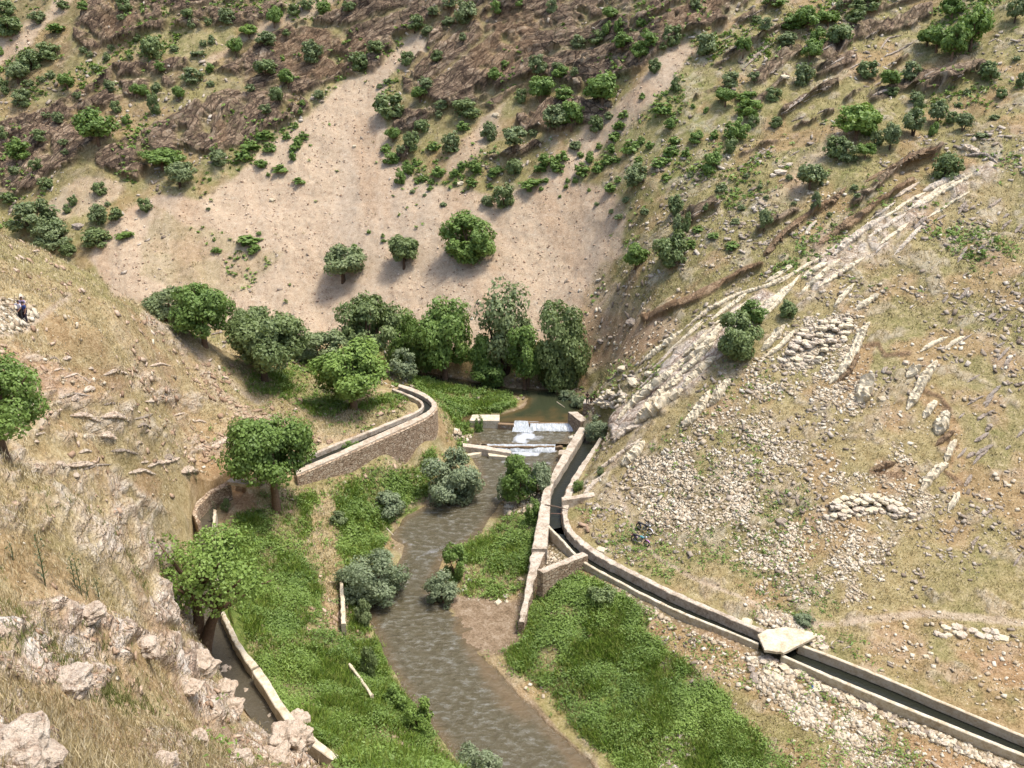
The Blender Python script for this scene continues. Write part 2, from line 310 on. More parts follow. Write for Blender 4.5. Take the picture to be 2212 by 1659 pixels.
poly('soil', [(1880, 1000), (1980, 1010), (1990, 1060), (1900, 1070)], .5, 14)
poly('soil', [(2050, 1390), (2230, 1440), (2300, 1500), (2212, 1500), (2090, 1430)], .5, 16)
for p, w in (([(1868, 748), (1900, 744), (1915, 770), (1965, 764)], 9), ([(1985, 838), (2030, 855), (2050, 885)], 9), ([(2032, 935), (2062, 965)], 8), ([(2040, 1020), (2075, 1042)], 8), ([(1885, 1018), (1950, 1030)], 14)):
    stroke('brown', p, w, .9, 5, 0)
for p, w in (([(1325, 1030), (1345, 1085), (1375, 1155), (1420, 1205), (1500, 1250), (1600, 1290), (1660, 1320), (1720, 1345)], 9), ([(1820, 1345), (1900, 1335), (2000, 1325), (2212, 1345), (2400, 1360)], 16), ([(1700, 1345), (1800, 1350)], 12), ([(1300, 1030), (1330, 1000), (1400, 900)], 7), ([(1880, 1480), (2000, 1540), (2230, 1640)], 5)):
    stroke('path', p, w, .75, 6, 0, False)
stroke('path', [(1260, 1070), (1300, 1060), (1400, 1130)], 24, .4, 20)
stroke('rubble', [(1150, 1225), (1200, 1170)], 20, .8)
stroke('rubble', [(1290, 1245), (1360, 1290), (1460, 1340), (1560, 1385), (1620, 1400)], 24, .95, 8, 0, False)
stroke('rubble', [(1630, 1420), (1700, 1430), (1800, 1480), (1950, 1550), (2100, 1615), (2250, 1680)], 34, .95, 8, 0, False)
poly('soil', [(1400, 1330), (1620, 1400), (1800, 1510), (2150, 1660), (2000, 1760), (1800, 1600), (1560, 1480), (1440, 1400)], .55, 30)
poly('rubble', [(1560, 1450), (1700, 1450), (1900, 1570), (1960, 1659), (1860, 1659), (1700, 1540)], .4, 30, .2)
poly('rubble', [(1640, 1330), (1720, 1330), (1740, 1370), (1640, 1380)], .6, 12)
poly('rubble', [(1180, 1160), (1215, 1180), (1240, 1205), (1165, 1235)], .8, 8)
# left terraces and foreground slope
poly('straw', [(-900, 420), (0, 508), (90, 540), (250, 640), (340, 660), (430, 720), (560, 800), (700, 870), (860, 830), (940, 880), (955, 930), (690, 1030), (560, 1060), (470, 1180), (470, 1400), (600, 1560), (780, 1659), (900, 2000), (-900, 2000)], .93, 10, 0, False)
poly('olive', [(-200, 490), (0, 508), (90, 545), (250, 640), (400, 690), (420, 725), (300, 680), (120, 600), (-100, 540)], .7, 14)
poly('olive', [(0, 1130), (200, 1180), (340, 1290), (330, 1340), (150, 1280), (0, 1270)], .35, 40)
poly('olive', [(700, 900), (880, 880), (820, 930), (700, 940)], .5, 25)
poly('lush', [(500, 790), (640, 800), (690, 850), (760, 870), (880, 850), (880, 880), (700, 890), (560, 840)], .45, 24)
poly('light', [(60, 765), (250, 790), (480, 860), (480, 960), (430, 1010), (330, 1000), (200, 960), (100, 940), (0, 1020), (-200, 1000), (0, 850)], .6, 30, .42)
poly('soil', [(60, 780), (260, 800), (280, 850), (160, 870), (80, 830)], .45, 24)
poly('light', [(-200, 990), (100, 990), (250, 1010), (340, 1080), (385, 1150), (375, 1250), (250, 1225), (150, 1170), (-200, 1120)], .7, 30, .42)
poly('light', [(40, 1300), (130, 1285), (250, 1335), (400, 1385), (455, 1410), (440, 1475), (330, 1425), (285, 1405), (240, 1440), (225, 1500), (150, 1410), (60, 1360)], .95, 12, .05)
poly('light', [(330, 1250), (440, 1300), (425, 1375), (330, 1335)], .9, 12, .05)
poly('light', [(-100, 1325), (130, 1365), (200, 1440), (230, 1525), (130, 1490), (-100, 1420)], .85, 14, .15)
poly('light', [(-200, 1490), (40, 1500), (110, 1590), (125, 1720), (-200, 1720)], .97, 12)
poly('light', [(390, 1470), (520, 1490), (545, 1560), (440, 1545)], .8, 14, .15)
poly('light', [(520, 1560), (670, 1550), (700, 1720), (470, 1720)], .85, 16, .12)
poly('light', [(300, 1580), (420, 1600), (400, 1720), (300, 1720)], .7, 16, .2)
poly('soil', [(420, 990), (500, 960), (500, 1060), (430, 1100), (400, 1060)], .55, 24)
poly('soil', [(500, 1060), (560, 1060), (575, 1110), (520, 1120)], .8, 10)
poly('soil', [(300, 1000), (350, 1040), (340, 1090), (290, 1050)], .5, 14)
stroke('path', [(-100, 740), (0, 725), (60, 708), (95, 680), (130, 655), (150, 640)], 12, .85)
poly('rubble', [(-100, 640), (40, 640), (80, 670), (60, 700), (0, 710), (-100, 720)], .8, 10)
stroke('path', [(310, 675), (380, 725), (440, 780), (500, 830), (560, 870)], 12, .7, 10)
stroke('light', [(310, 680), (400, 760), (480, 860), (540, 900), (640, 930)], 24, .5, 14, .2)
# valley floor
poly('lush', [(500, 1130), (600, 1085), (700, 1050), (850, 1010), (935, 985), (930, 1010), (925, 1060), (900, 1110), (850, 1130), (830, 1180), (800, 1300), (830, 1420), (880, 1500), (960, 1590), (1030, 1680), (1030, 1760), (800, 1760), (680, 1600), (600, 1540), (520, 1420), (480, 1340), (470, 1200)], .97, 12)
poly('olive', [(560, 1060), (700, 1040), (900, 960), (960, 900), (1000, 930), (960, 960), (900, 1000), (700, 1060), (620, 1090)], .8, 16)
stroke('straw', [(960, 880), (955, 920), (920, 960), (880, 985)], 20, .75, 10)
stroke('lush', [(985, 905), (1010, 935), (1000, 960)], 22, .8, 10)
stroke('straw', [(700, 1105), (702, 1170), (712, 1230), (724, 1290), (730, 1345)], 58, .97, 10)
poly('straw', [(560, 1080), (640, 1050), (740, 1040), (850, 1000), (930, 960), (900, 1010), (800, 1050), (700, 1090), (640, 1110)], .6, 20, .1)
stroke('straw', [(660, 1180), (680, 1240), (720, 1300)], 26, .6, 16)
stroke('straw', [(700, 1420), (760, 1470), (800, 1510)], 8, .7); stroke('straw', [(830, 1580), (900, 1630), (950, 1670)], 10, .7)
poly('lush', [(900, 815), (1000, 828), (1090, 850), (1110, 880), (1080, 900), (1000, 895), (950, 880), (890, 835)], .95, 8)
stroke('mud', [(1010, 905), (1085, 896), (1125, 882), (1140, 866)], 10, .9, 6, 0, False)
stroke('mud', [(760, 795), (900, 810), (1010, 822), (1100, 832), (1200, 838), (1260, 850)], 16, .8, 8)
poly('soil', [(1170, 800), (1260, 790), (1270, 840), (1190, 845)], .6, 14)
poly('lush', [(1150, 1255), (1260, 1238), (1340, 1290), (1395, 1335), (1400, 1385), (1470, 1430), (1530, 1490), (1600, 1560), (1670, 1610), (1760, 1700), (1800, 1760), (1400, 1760), (1320, 1640), (1250, 1570), (1170, 1480), (1110, 1440), (1085, 1390), (1120, 1350)], .97, 14)
poly('straw', [(1125, 1250), (1160, 1240), (1190, 1260), (1160, 1310), (1125, 1310)], .8, 10)
poly('soil', [(1380, 1330), (1420, 1345), (1450, 1380), (1400, 1370)], .5, 12)
poly('lush', [(1000, 1185), (1080, 1130), (1150, 1105), (1162, 1140), (1125, 1280), (1040, 1300), (990, 1295)], .97, 8)
stroke('mud', [(1003, 1210), (1000, 1290)], 9, .9); stroke('mud', [(1060, 1190), (1055, 1270)], 7, .9)
stroke('mud', [(1040, 1400), (1110, 1480), (1170, 1550), (1240, 1620), (1330, 1700)], 22, .9, 8)
stroke('straw', [(1060, 1420), (1110, 1460), (1140, 1500)], 26, .6, 10)
poly('mud', [(940, 1285), (1135, 1295), (1130, 1400), (1060, 1425), (990, 1400), (960, 1330)], .97, 12)
poly('rubble', [(1040, 1005), (1090, 1000), (1090, 1035), (1045, 1045)], .8, 6)
poly('rubble', [(1080, 1090), (1170, 1050), (1170, 1110), (1090, 1120)], .7, 8)
stroke('rubble', [(985, 940), (1030, 960), (1090, 975)], 14, .7); stroke('rubble', [(1195, 955), (1240, 945)], 12, .8)
stroke('mud', [(850, 1175), (870, 1190), (850, 1110), (930, 1075)], 14, .7)
stroke('mud', [(830, 1300), (860, 1440), (950, 1580)], 8, .6)
# ------------------------------------------------------------------ terrain mesh: a fan of ground that is finest where it is nearest
def far_samples():
    d = math.radians
    a = np.concatenate([np.linspace(d(-80), d(-39), 40)[:-1], np.linspace(d(-39), d(38.5), 1120 if not LOW else 500), np.linspace(d(38.5), d(80), 40)[1:]])
    f = 1.0 if not LOW else .45
    r = np.concatenate([np.geomspace(3.5, 50, int(430*f), endpoint=False), np.linspace(0, 1, int(470*f), endpoint=False)**1.25*85+50, np.linspace(135, 270, int(480*f), endpoint=False), np.geomspace(270, 1600, 40)])
    return a, r
LOW = False
az, rr = far_samples()
TA, TR = np.meshgrid(az, rr)
X0 = TR*np.sin(TA); Y0 = TR*np.cos(TA)
Z0 = terrain_h(X0, Y0)
def normals(X, Y, Z):
    du = np.stack([np.gradient(X, axis=1), np.gradient(Y, axis=1), np.gradient(Z, axis=1)], -1)
    dv = np.stack([np.gradient(X, axis=0), np.gradient(Y, axis=0), np.gradient(Z, axis=0)], -1)
    n = np.cross(du, dv); n /= np.linalg.norm(n, axis=-1, keepdims=True)+1e-12
    n *= np.sign(n[..., 2:3])
    return n
VX, VY, DP = proj(X0, Y0, Z0)
def sample(Vx, Vy):
    fx = np.clip((Vx-G0x)/GS, 0, GW-2); fy = np.clip((Vy-G0y)/GS, 0, GH-2)
    ix = fx.astype(int); iy = fy.astype(int); ax = (fx-ix).astype(np.float32); ay = (fy-iy).astype(np.float32)
    return W[:, iy, ix]*(1-ax)*(1-ay)+W[:, iy, ix+1]*ax*(1-ay)+W[:, iy+1, ix]*(1-ax)*ay+W[:, iy+1, ix+1]*ax*ay
# ragged edges that belong to the ground
VXn = VX+fbm(X0*.8, Y0*.8, 1.1, 3)*900/np.maximum(DP, 8)*.25; VYn = VY+fbm(X0*.8, Y0*.8, 5.1, 3)*900/np.maximum(DP, 8)*.2
TW = sample(VXn, VYn)
# ground out of sight behind the near ridge takes the look of the far slope foot
top = np.minimum.accumulate(VY, axis=0)
hid = (VY > top+14) & (Y0 > 95) & (X0 < 10)
for k in range(len(CL)): TW[k] = np.where(hid, 1.0 if k == KI['scree'] else 0, TW[k])
# patchy turf: green flushes and bare earth a few metres across
def shift(src, dst, amt):
    for s_ in src:
        q = TW[KI[s_]]*amt; TW[KI[s_]] = TW[KI[s_]]-q; TW[KI[dst]] = TW[KI[dst]]+q
rt = (X0 > 6)
shift(['straw', 'grass'], 'olive', sstep(-.05, .3, fbm(X0*.16, Y0*.16, 21, 4))*np.where(rt, .75, .3))
shift(['straw', 'grass', 'olive'], 'soil', sstep(.02, .35, fbm(X0*.22, Y0*.22, 31, 4))*np.where(rt, .5, .42))
shift(['straw', 'grass', 'olive'], 'light', sstep(.12, .35, fbm(X0*.5, Y0*.5, 41, 4))*np.where(rt, .35, np.where(TR > 60, .15, .45)))
shift(['scree'], 'path', sstep(.05, .45, fbm(X0*.22+Y0*.03, Y0*.035, 71, 4))*.6)
shift(['scree'], 'soil', sstep(.1, .45, fbm(X0*.2+Y0*.05, Y0*.04, 81, 4))*.3)
shift(['lush'], 'olive', sstep(.05, .3, fbm(X0*.25, Y0*.25, 51, 4))*.8)
shift(['lush'], 'straw', sstep(.18, .4, fbm(X0*.3, Y0*.3, 61, 4))*.6)
N0 = normals(X0, Y0, Z0)
# bedding of the rock: layers that dip towards the lower left, gently folded
fold = fbm(X0*.03, Y0*.03, 7.7, 3)*9+fbm(X0*.12, Y0*.12, 2.7, 2)*1.2
QF = Z0-.5*X0+fold
QR = Z0*1.0-1.0*X0+.55*Y0+fbm(X0*.08, Y0*.08, 7.7, 3)*3
right = sstep(95, 80, Y0-np.maximum(0, X0)*.3)*sstep(5, 12, X0)
QS = np.where(right > .5, QR, QF)
def layers(Q, X, Y, s1, s2):
    a = vnoise(X*.05, Y*.05, Q*s1); b = vnoise(X*.2, Y*.2, Q*s2+3)
    a = np.clip(a*2.2, -1, 1)
    return a*.6+b*.4
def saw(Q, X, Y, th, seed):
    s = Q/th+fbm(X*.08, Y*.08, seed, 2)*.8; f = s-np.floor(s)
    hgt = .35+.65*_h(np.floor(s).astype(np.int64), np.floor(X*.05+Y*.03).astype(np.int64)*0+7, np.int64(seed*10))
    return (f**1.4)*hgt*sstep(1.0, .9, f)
lay1 = layers(QS, X0, Y0, 1.15, 2.9)
rough = fbm(X0*.5, Y0*.5, Z0*.5, 4); rough2 = fbm(X0*1.6, Y0*1.6, Z0*1.6, 3)
rdg = 1-np.abs(fbm(X0*.9, Y0*.9, Z0*.9, 4))*3
wD = TW[KI['dark']]; wB = TW[KI['brown']]; wL = TW[KI['light']]
wRub = TW[KI['rubble']]; rockf = np.clip(wD+wB*np.where(right > .3, .06, .8), 0, 1)
near = sstep(90, 20, TR)
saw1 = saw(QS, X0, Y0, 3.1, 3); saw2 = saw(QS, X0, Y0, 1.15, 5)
disp = rockf*(.6*sstep(.3, .9, rockf)+saw1*2.3+saw2*.8+fbm(X0*.12, Y0*.12, Z0*.12, 3)*1.6+rough*.35)
disp += wL*(.25+lay1*.35+rough*.45+rdg*.18)*(.5+.5*sstep(10, 60, TR))
disp += wRub*(rough2*.14+.05)+TW[KI['scree']]*(rough2*.12+rough*.2)
disp += (TW[KI['grass']]+TW[KI['straw']]+TW[KI['olive']])*(rough*.16+rough2*.06+np.clip(lay1, 0, 1)*.12)
disp += TW[KI['lush']]*(rough*.12+np.abs(rough2)*.15)
# flat beside built things
flat = np.zeros(X0.shape, bool)
cm = np.ones(X0.shape)
for P, hw in ((CAN_R, 1.7), (CAN_U, 1.6), (CAN_L, 1.9)):
    d, _ = seg_dist(X0, Y0, P, False); cm *= sstep(hw, hw+1.0, d)
for P, z in ((RIVER_POOL, Z_POOL), (RIVER_MID, Z_MID), (RIVER_LOW, Z_LOW)):
    cm *= sstep(0, 1.5, sdist(X0, Y0, P))
cm *= sstep(5, 12, TR)
disp *= cm
ND = N0.copy(); push = (rockf*.8)[..., None]; ND = ND*(1-push)+push*np.array([0, -.85, .5]); 
XT = X0+ND[..., 0]*disp; YT = Y0+ND[..., 1]*disp; ZT = Z0+ND[..., 2]*disp
nr, na = XT.shape
def grid_mesh(name, X, Y, Z):
    nr, na = X.shape
    me = bpy.data.meshes.new(name)
    co = np.stack([X, Y, Z], -1).reshape(-1, 3).astype(np.float32)
    idx = np.arange(nr*na).reshape(nr, na)
    f = np.stack([idx[:-1, :-1], idx[:-1, 1:], idx[1:, 1:], idx[1:, :-1]], -1).reshape(-1, 4)
    me.vertices.add(len(co)); me.vertices.foreach_set('co', co.ravel())
    me.loops.add(f.size); me.loops.foreach_set('vertex_index', f.ravel().astype(np.int32))
    me.polygons.add(len(f)); me.polygons.foreach_set('loop_start', np.arange(0, f.size, 4, dtype=np.int32))
    me.update(); me.validate()
    me.polygons.foreach_set('use_smooth', np.ones(len(f), bool))
    return me
tme = grid_mesh('ground', XT, YT, ZT)
def vattr(me, name, arr4):
    a = me.attributes.new(name, 'FLOAT_COLOR', 'POINT'); a.data.foreach_set('color', arr4.reshape(-1).astype(np.float32))
def wset(*names): return np.stack([TW[KI[n]].ravel() for n in names], -1)
vattr(tme, 'wa', wset('grass', 'scree', 'dark', 'brown')); vattr(tme, 'wb', wset('lush', 'straw', 'rubble', 'soil')); vattr(tme, 'wc', wset('light', 'olive', 'mud', 'path'))
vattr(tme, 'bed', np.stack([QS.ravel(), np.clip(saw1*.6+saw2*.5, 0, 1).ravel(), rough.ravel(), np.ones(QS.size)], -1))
ground = bpy.data.objects.new('ground', tme); C.objects.link(ground); ground['kind'] = 'structure'
# ------------------------------------------------------------------ node helper
class NT:
    def __init__(s, name):
        s.m = bpy.data.materials.new(name); s.m.use_nodes = True; s.t = s.m.node_tree; s.b = s.t.nodes['Principled BSDF']; s.out = s.t.nodes['Material Output']
    def n(s, typ, **kw):
        x = s.t.nodes.new('ShaderNode'+typ)
        for k, v in kw.items():
            if k in x.inputs: 
                if hasattr(v, 'is_output') or isinstance(v, bpy.types.NodeSocket): s.t.links.new(v, x.inputs[k])
                else: x.inputs[k].default_value = v
            else: setattr(x, k, v)
        return x
    def link(s, a, b): s.t.links.new(a, b)
    def math(s, op, a, b=None, c=None, clamp=False):
        x = s.t.nodes.new('ShaderNodeMath'); x.operation = op; x.use_clamp = clamp
        for i, v in enumerate((a, b, c)):
            if v is None: continue
            if isinstance(v, (int, float)): x.inputs[i].default_value = v
            else: s.t.links.new(v, x.inputs[i])
        return x.outputs[0]
    def mix(s, f, a, b):
        x = s.t.nodes.new('ShaderNodeMix'); x.data_type = 'RGBA'
        for sock, v in ((x.inputs[0], f), (x.inputs[6], a), (x.inputs[7], b)):
            if isinstance(v, (int, float)): sock.default_value = v
            elif isinstance(v, tuple): sock.default_value = v if len(v) == 4 else v+(1,)
            else: s.t.links.new(v, sock)
        return x.outputs[2]
    def ramp(s, f, stops, interp='LINEAR'):
        x = s.t.nodes.new('ShaderNodeValToRGB'); x.color_ramp.interpolation = interp
        e = x.color_ramp.elements
        while len(e) > 1: e.remove(e[0])
        e[0].position = stops[0][0]; e[0].color = tuple(stops[0][1])+(1,)
        for p, c in stops[1:]:
            q = e.new(p); q.color = tuple(c)+(1,)
        s.t.links.new(f, x.inputs[0]); return x.outputs[0]
    def noise(s, vec, scale, detail=4, rough=.6):
        x = s.n('TexNoise', Scale=scale, Detail=detail, Roughness=rough); s.link(vec, x.inputs['Vector']); return x.outputs['Fac']
def S(r, g, b):    # picture colour -> linear
    f = lambda c: ((c/255+.055)/1.055)**2.4 if c/255 > .04045 else c/255/12.92
    return (f(r), f(g), f(b))
def D(r, g, b, k=.55):   # base colour that renders near the given picture colour in this light
    return tuple(min(.85, c*k) for c in S(r, g, b))
g = NT('ground_cover')
pos = g.n('NewGeometry').outputs['Position']
A1 = g.n('Attribute', attribute_name='wa'); A2 = g.n('Attribute', attribute_name='wb'); A3 = g.n('Attribute', attribute_name='wc'); BD = g.n('Attribute', attribute_name='bed')
def chans(a):
    sx = g.n('SeparateColor'); g.link(a.outputs['Color'], sx.inputs[0]); return [sx.outputs[0], sx.outputs[1], sx.outputs[2], a.outputs['Alpha']]
wa = chans(A1); wb = chans(A2); wc = chans(A3); bd = chans(BD)
nf = g.noise(pos, 5.5, 2, .7)          # ~20 cm
nm = g.noise(pos, 1.1, 4, .65)
nl = g.noise(pos, .16, 3, .6)
nx = g.noise(pos, 14, 2, .7)
cxyz = g.n('CombineXYZ'); sp_ = g.n('SeparateXYZ'); g.link(pos, sp_.inputs[0])
g.link(g.math('MULTIPLY', sp_.outputs[0], .12), cxyz.inputs[0]); g.link(g.math('MULTIPLY', sp_.outputs[1], .12), cxyz.inputs[1]); g.link(g.math('MULTIPLY', bd[0], 1.7), cxyz.inputs[2])
nb = g.noise(cxyz.outputs[0], 1.0, 3, .7)   # along the bedding
vor = g.n('TexVoronoi', Scale=2.6, Randomness=1.0); g.link(pos, vor.inputs['Vector'])
vor2 = g.n('TexVoronoi', Scale=6.5, Randomness=1.0); g.link(pos, vor2.inputs['Vector'])
vc = g.n('SeparateColor'); g.link(vor.outputs['Color'], vc.inputs[0]); vc2 = g.n('SeparateColor'); g.link(vor2.outputs['Color'], vc2.inputs[0])
def mx(a, b, f=.5): return g.math('ADD', g.math('MULTIPLY', a, 1-f), g.math('MULTIPLY', b, f))
m1 = mx(nf, nm); m2 = mx(nm, nl); 
def st(v, a, b): 
    x = g.n('MapRange'); x.inputs[1].default_value = a; x.inputs[2].default_value = b; g.link(v, x.inputs[0]); return x.outputs[0]
m1s = st(m1, .32, .68); m2s = st(m2, .34, .66); nbs = st(nb, .3, .7); blk = None; nxs = st(nx, .3, .7); nfs = st(nf, .3, .7)
fx = g.n('CombineXYZ'); g.link(g.math('MULTIPLY', sp_.outputs[0], .5), fx.inputs[0]); g.link(g.math('MULTIPLY', sp_.outputs[1], .5), fx.inputs[1]); g.link(g.math('ADD', g.math('MULTIPLY', bd[0], 1.25), g.math('MULTIPLY', nf, .5)), fx.inputs[2])
fv = g.n('TexVoronoi', Scale=1.0, Randomness=1.0); g.link(fx.outputs[0], fv.inputs['Vector']); fe = g.n('TexVoronoi', Scale=1.0, Randomness=1.0, feature='DISTANCE_TO_EDGE'); g.link(fx.outputs[0], fe.inputs['Vector'])
fv2 = g.n('TexVoronoi', Scale=3.1, Randomness=1.0); g.link(fx.outputs[0], fv2.inputs['Vector']); fe2 = g.n('TexVoronoi', Scale=3.1, Randomness=1.0, feature='DISTANCE_TO_EDGE'); g.link(fx.outputs[0], fe2.inputs['Vector'])
fc = g.n('SeparateColor'); g.link(fv.outputs['Color'], fc.inputs[0]); fc2 = g.n('SeparateColor'); g.link(fv2.outputs['Color'], fc2.inputs[0])
col = {}
c_dry = g.ramp(m1s, [(0, D(120, 104, 66)), (.35, D(152, 138, 90)), (.7, D(180, 162, 118)), (1, D(212, 194, 158))])
c_grn = g.ramp(m1s, [(0, D(92, 96, 50)), (.5, D(135, 138, 78)), (1, D(172, 162, 108))])
col['grass'] = g.mix(g.math('MULTIPLY', m2s, .6), c_dry, c_grn)
col['scree'] = g.mix(g.math('MULTIPLY', m2s, .6), g.ramp(m1s, [(0, D(158, 132, 108)), (.4, D(202, 178, 148)), (.75, D(218, 198, 168)), (1, D(236, 222, 198))]), g.ramp(vc2.outputs[0], [(0, D(160, 132, 104)), (.6, D(200, 174, 144)), (1, D(228, 208, 182))]))
blk = g.math('ADD', g.math('MULTIPLY', fc.outputs[0], .4), g.math('ADD', g.math('MULTIPLY', fc2.outputs[0], .3), g.math('MULTIPLY', nbs, .3)))
crk = g.math('MULTIPLY', st(fe.outputs['Distance'], .0, .10), g.math('ADD', .45, g.math('MULTIPLY', st(fe2.outputs['Distance'], .0, .09), .55)))
dk = g.ramp(g.math('MULTIPLY', blk, g.math('ADD', .35, g.math('MULTIPLY', crk, .65))), [(0, D(42, 35, 31)), (.2, D(86, 71, 61)), (.38, D(138, 116, 96)), (.5, D(170, 144, 118)), (.7, D(198, 174, 146)), (1, D(222, 204, 176))])
ledge_shade = st(bd[1], .30, .02)
dk = g.mix(g.math('MULTIPLY', ledge_shade, .45), dk, D(64, 52, 44))  # shade in the recesses under ledges, painted into the rock colour
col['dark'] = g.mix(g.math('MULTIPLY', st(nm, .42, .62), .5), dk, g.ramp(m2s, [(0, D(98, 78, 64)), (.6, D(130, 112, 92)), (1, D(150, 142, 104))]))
col['brown'] = g.mix(.4, g.ramp(g.math('MULTIPLY', blk, g.math('ADD', .4, g.math('MULTIPLY', crk, .6))), [(0, D(78, 60, 46)), (.4, D(156, 126, 96)), (.7, D(196, 168, 134)), (1, D(214, 190, 158))]), g.ramp(m1s, [(0, D(116, 90, 66)), (1, D(182, 150, 116))]))
col['lush'] = g.mix(m2s, g.ramp(m1s, [(0, D(60, 80, 28)), (.5, D(98, 126, 46)), (1, D(136, 156, 68))]), g.ramp(m1s, [(0, D(64, 76, 36)), (.5, D(112, 124, 62)), (1, D(156, 154, 92))]))
col['straw'] = g.mix(m2s, g.ramp(m1s, [(0, D(144, 118, 82)), (.4, D(190, 164, 122)), (.75, D(214, 192, 152)), (1, D(236, 220, 190))]), g.ramp(m1s, [(0, D(118, 106, 66)), (.5, D(174, 156, 112)), (1, D(212, 194, 152))]))
col['rubble'] = g.mix(st(vor.outputs['Distance'], .25, .55), g.ramp(vc.outputs[0], [(0, D(176, 156, 126)), (.5, D(196, 180, 152)), (1, D(226, 214, 190))]), g.ramp(m1s, [(0, D(104, 88, 62)), (1, D(170, 152, 116))]))
col['soil'] = g.ramp(m1s, [(0, D(126, 88, 60)), (.5, D(180, 142, 106)), (.8, D(198, 164, 128)), (1, D(226, 204, 176))])
col['light'] = g.mix(g.math('MULTIPLY', nxs, .45), g.ramp(g.math('MULTIPLY', blk, g.math('ADD', .35, g.math('MULTIPLY', crk, .65))), [(0, D(104, 84, 68)), (.2, D(184, 158, 136)), (.38, D(228, 208, 186)), (.6, D(244, 230, 212)), (1, D(250, 242, 230))]), g.ramp(m1s, [(0, D(110, 90, 72)), (.5, D(196, 176, 154)), (1, D(236, 222, 200))]))
col['olive'] = g.mix(m2s, g.ramp(m1s, [(0, D(88, 92, 50)), (.4, D(134, 134, 80)), (.75, D(170, 160, 108)), (1, D(206, 190, 152))]), g.ramp(m1s, [(0, D(96, 84, 56)), (.35, D(152, 140, 96)), (.7, D(184, 168, 124)), (1, D(214, 196, 162))]))
col['mud'] = g.ramp(m1s, [(0, D(100, 84, 64)), (.5, D(150, 128, 102)), (1, D(192, 174, 150))])
col['path'] = g.ramp(m1s, [(0, D(158, 136, 112)), (.5, D(198, 178, 152)), (1, D(224, 208, 186))])
acc = None
ws = dict(zip(('grass', 'scree', 'dark', 'brown', 'lush', 'straw', 'rubble', 'soil', 'light', 'olive', 'mud', 'path'), wa+wb+wc))
run = None
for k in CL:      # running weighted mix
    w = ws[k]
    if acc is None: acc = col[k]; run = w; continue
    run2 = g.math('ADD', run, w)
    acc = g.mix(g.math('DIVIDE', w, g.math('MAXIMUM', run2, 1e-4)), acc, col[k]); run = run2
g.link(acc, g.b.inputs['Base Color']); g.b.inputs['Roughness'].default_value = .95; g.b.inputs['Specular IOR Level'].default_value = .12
hgt = g.math('ADD', g.math('MULTIPLY', m1, .18), g.math('MULTIPLY', nx, .06))
hgt = g.math('ADD', hgt, g.math('MULTIPLY', g.math('MULTIPLY', g.math('ADD', g.math('MULTIPLY', blk, .5), g.math('MULTIPLY', crk, .22)), g.math('ADD', wa[2], g.math('ADD', wa[3], wc[0]))), .7))
hgt = g.math('ADD', hgt, g.math('MULTIPLY', g.math('MULTIPLY', vor.outputs['Distance'], wb[2]), -.35))
bmp = g.n('Bump', Strength=.9, Distance=1.0); g.link(hgt, bmp.inputs['Height']); g.link(bmp.outputs[0], g.b.inputs['Normal'])
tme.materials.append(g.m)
# ------------------------------------------------------------------ object helpers
bpy.context.view_layer.update()
CAMP = Vector((0, 0, CAM_H))
def rayV(x, y):
    u, v = uv(x, y); return Vector((float(u), float(cp+v*sp), float(-sp+v*cp))).normalized()
def hit(x, y, dmax=2000):
    ok, p, n, i = ground.ray_cast(CAMP, rayV(x, y))
    if ok and n.z < 0: n = -n
    return (p, n) if ok else (Vector(atY(x, y, 150)), Vector((0, 0, 1)))
def gz(X, Y):
    ok, p, n, i = ground.ray_cast(Vector((X, Y, 400)), Vector((0, 0, -1)))
    return p.z if ok else 0.0
def depth(p): return p.y*cp-(p.z-CAM_H)*sp
def mpx(p): return SV*depth(p)/FPX            # metres per V pixel
def toV(p):
    a = proj(np.array(p[0]), np.array(p[1]), np.array(p[2])); return float(a[0]), float(a[1])
def link(name, me, mat=None, parent=None):
    o = bpy.data.objects.new(name, me); C.objects.link(o)
    if mat: me.materials.append(mat)
    if parent: o.parent = parent
    return o
def mesh(name, vs, fs, smooth=False):
    me = bpy.data.meshes.new(name); me.from_pydata([tuple(v) for v in vs], [], [tuple(f) for f in fs]); me.update()
    if smooth: me.polygons.foreach_set('use_smooth', [True]*len(me.polygons))
    return me
def np_mesh(name, co, f, smooth=False):
    """co (n,3), f (m,k) all same k"""
    me = bpy.data.meshes.new(name); k = f.shape[1]
    me.vertices.add(len(co)); me.vertices.foreach_set('co', np.ascontiguousarray(co, np.float32).ravel())
    me.loops.add(f.size); me.loops.foreach_set('vertex_index', np.ascontiguousarray(f, np.int32).ravel())
    me.polygons.add(len(f)); me.polygons.foreach_set('loop_start', np.arange(0, f.size, k, dtype=np.int32))
    me.update()
    if smooth: me.polygons.foreach_set('use_smooth', np.ones(len(f), bool))
    return me
def fattr(me, name, arr):
    a = me.attributes.new(name, 'FLOAT', 'POINT'); a.data.foreach_set('value', np.asarray(arr, np.float32))
def tag(o, label=None, cat=None, group=None, kind=None):
    if label: o['label'] = label
    if cat: o['category'] = cat
    if group: o['group'] = group
    if kind: o['kind'] = kind
    return o
def empty(name, loc, label=None, cat=None, group=None):
    o = bpy.data.objects.new(name, None); o.empty_display_size = .3; C.objects.link(o); o.location = loc
    return tag(o, label, cat, group)
AUTO = []        # things whose label is finished at the end, once all of their kind are known
def auto(o, label, cat, group, p):
    x, y = toV(p); o['label'] = label; o['category'] = cat; o['group'] = group; AUTO.append((o, x, y)); return o
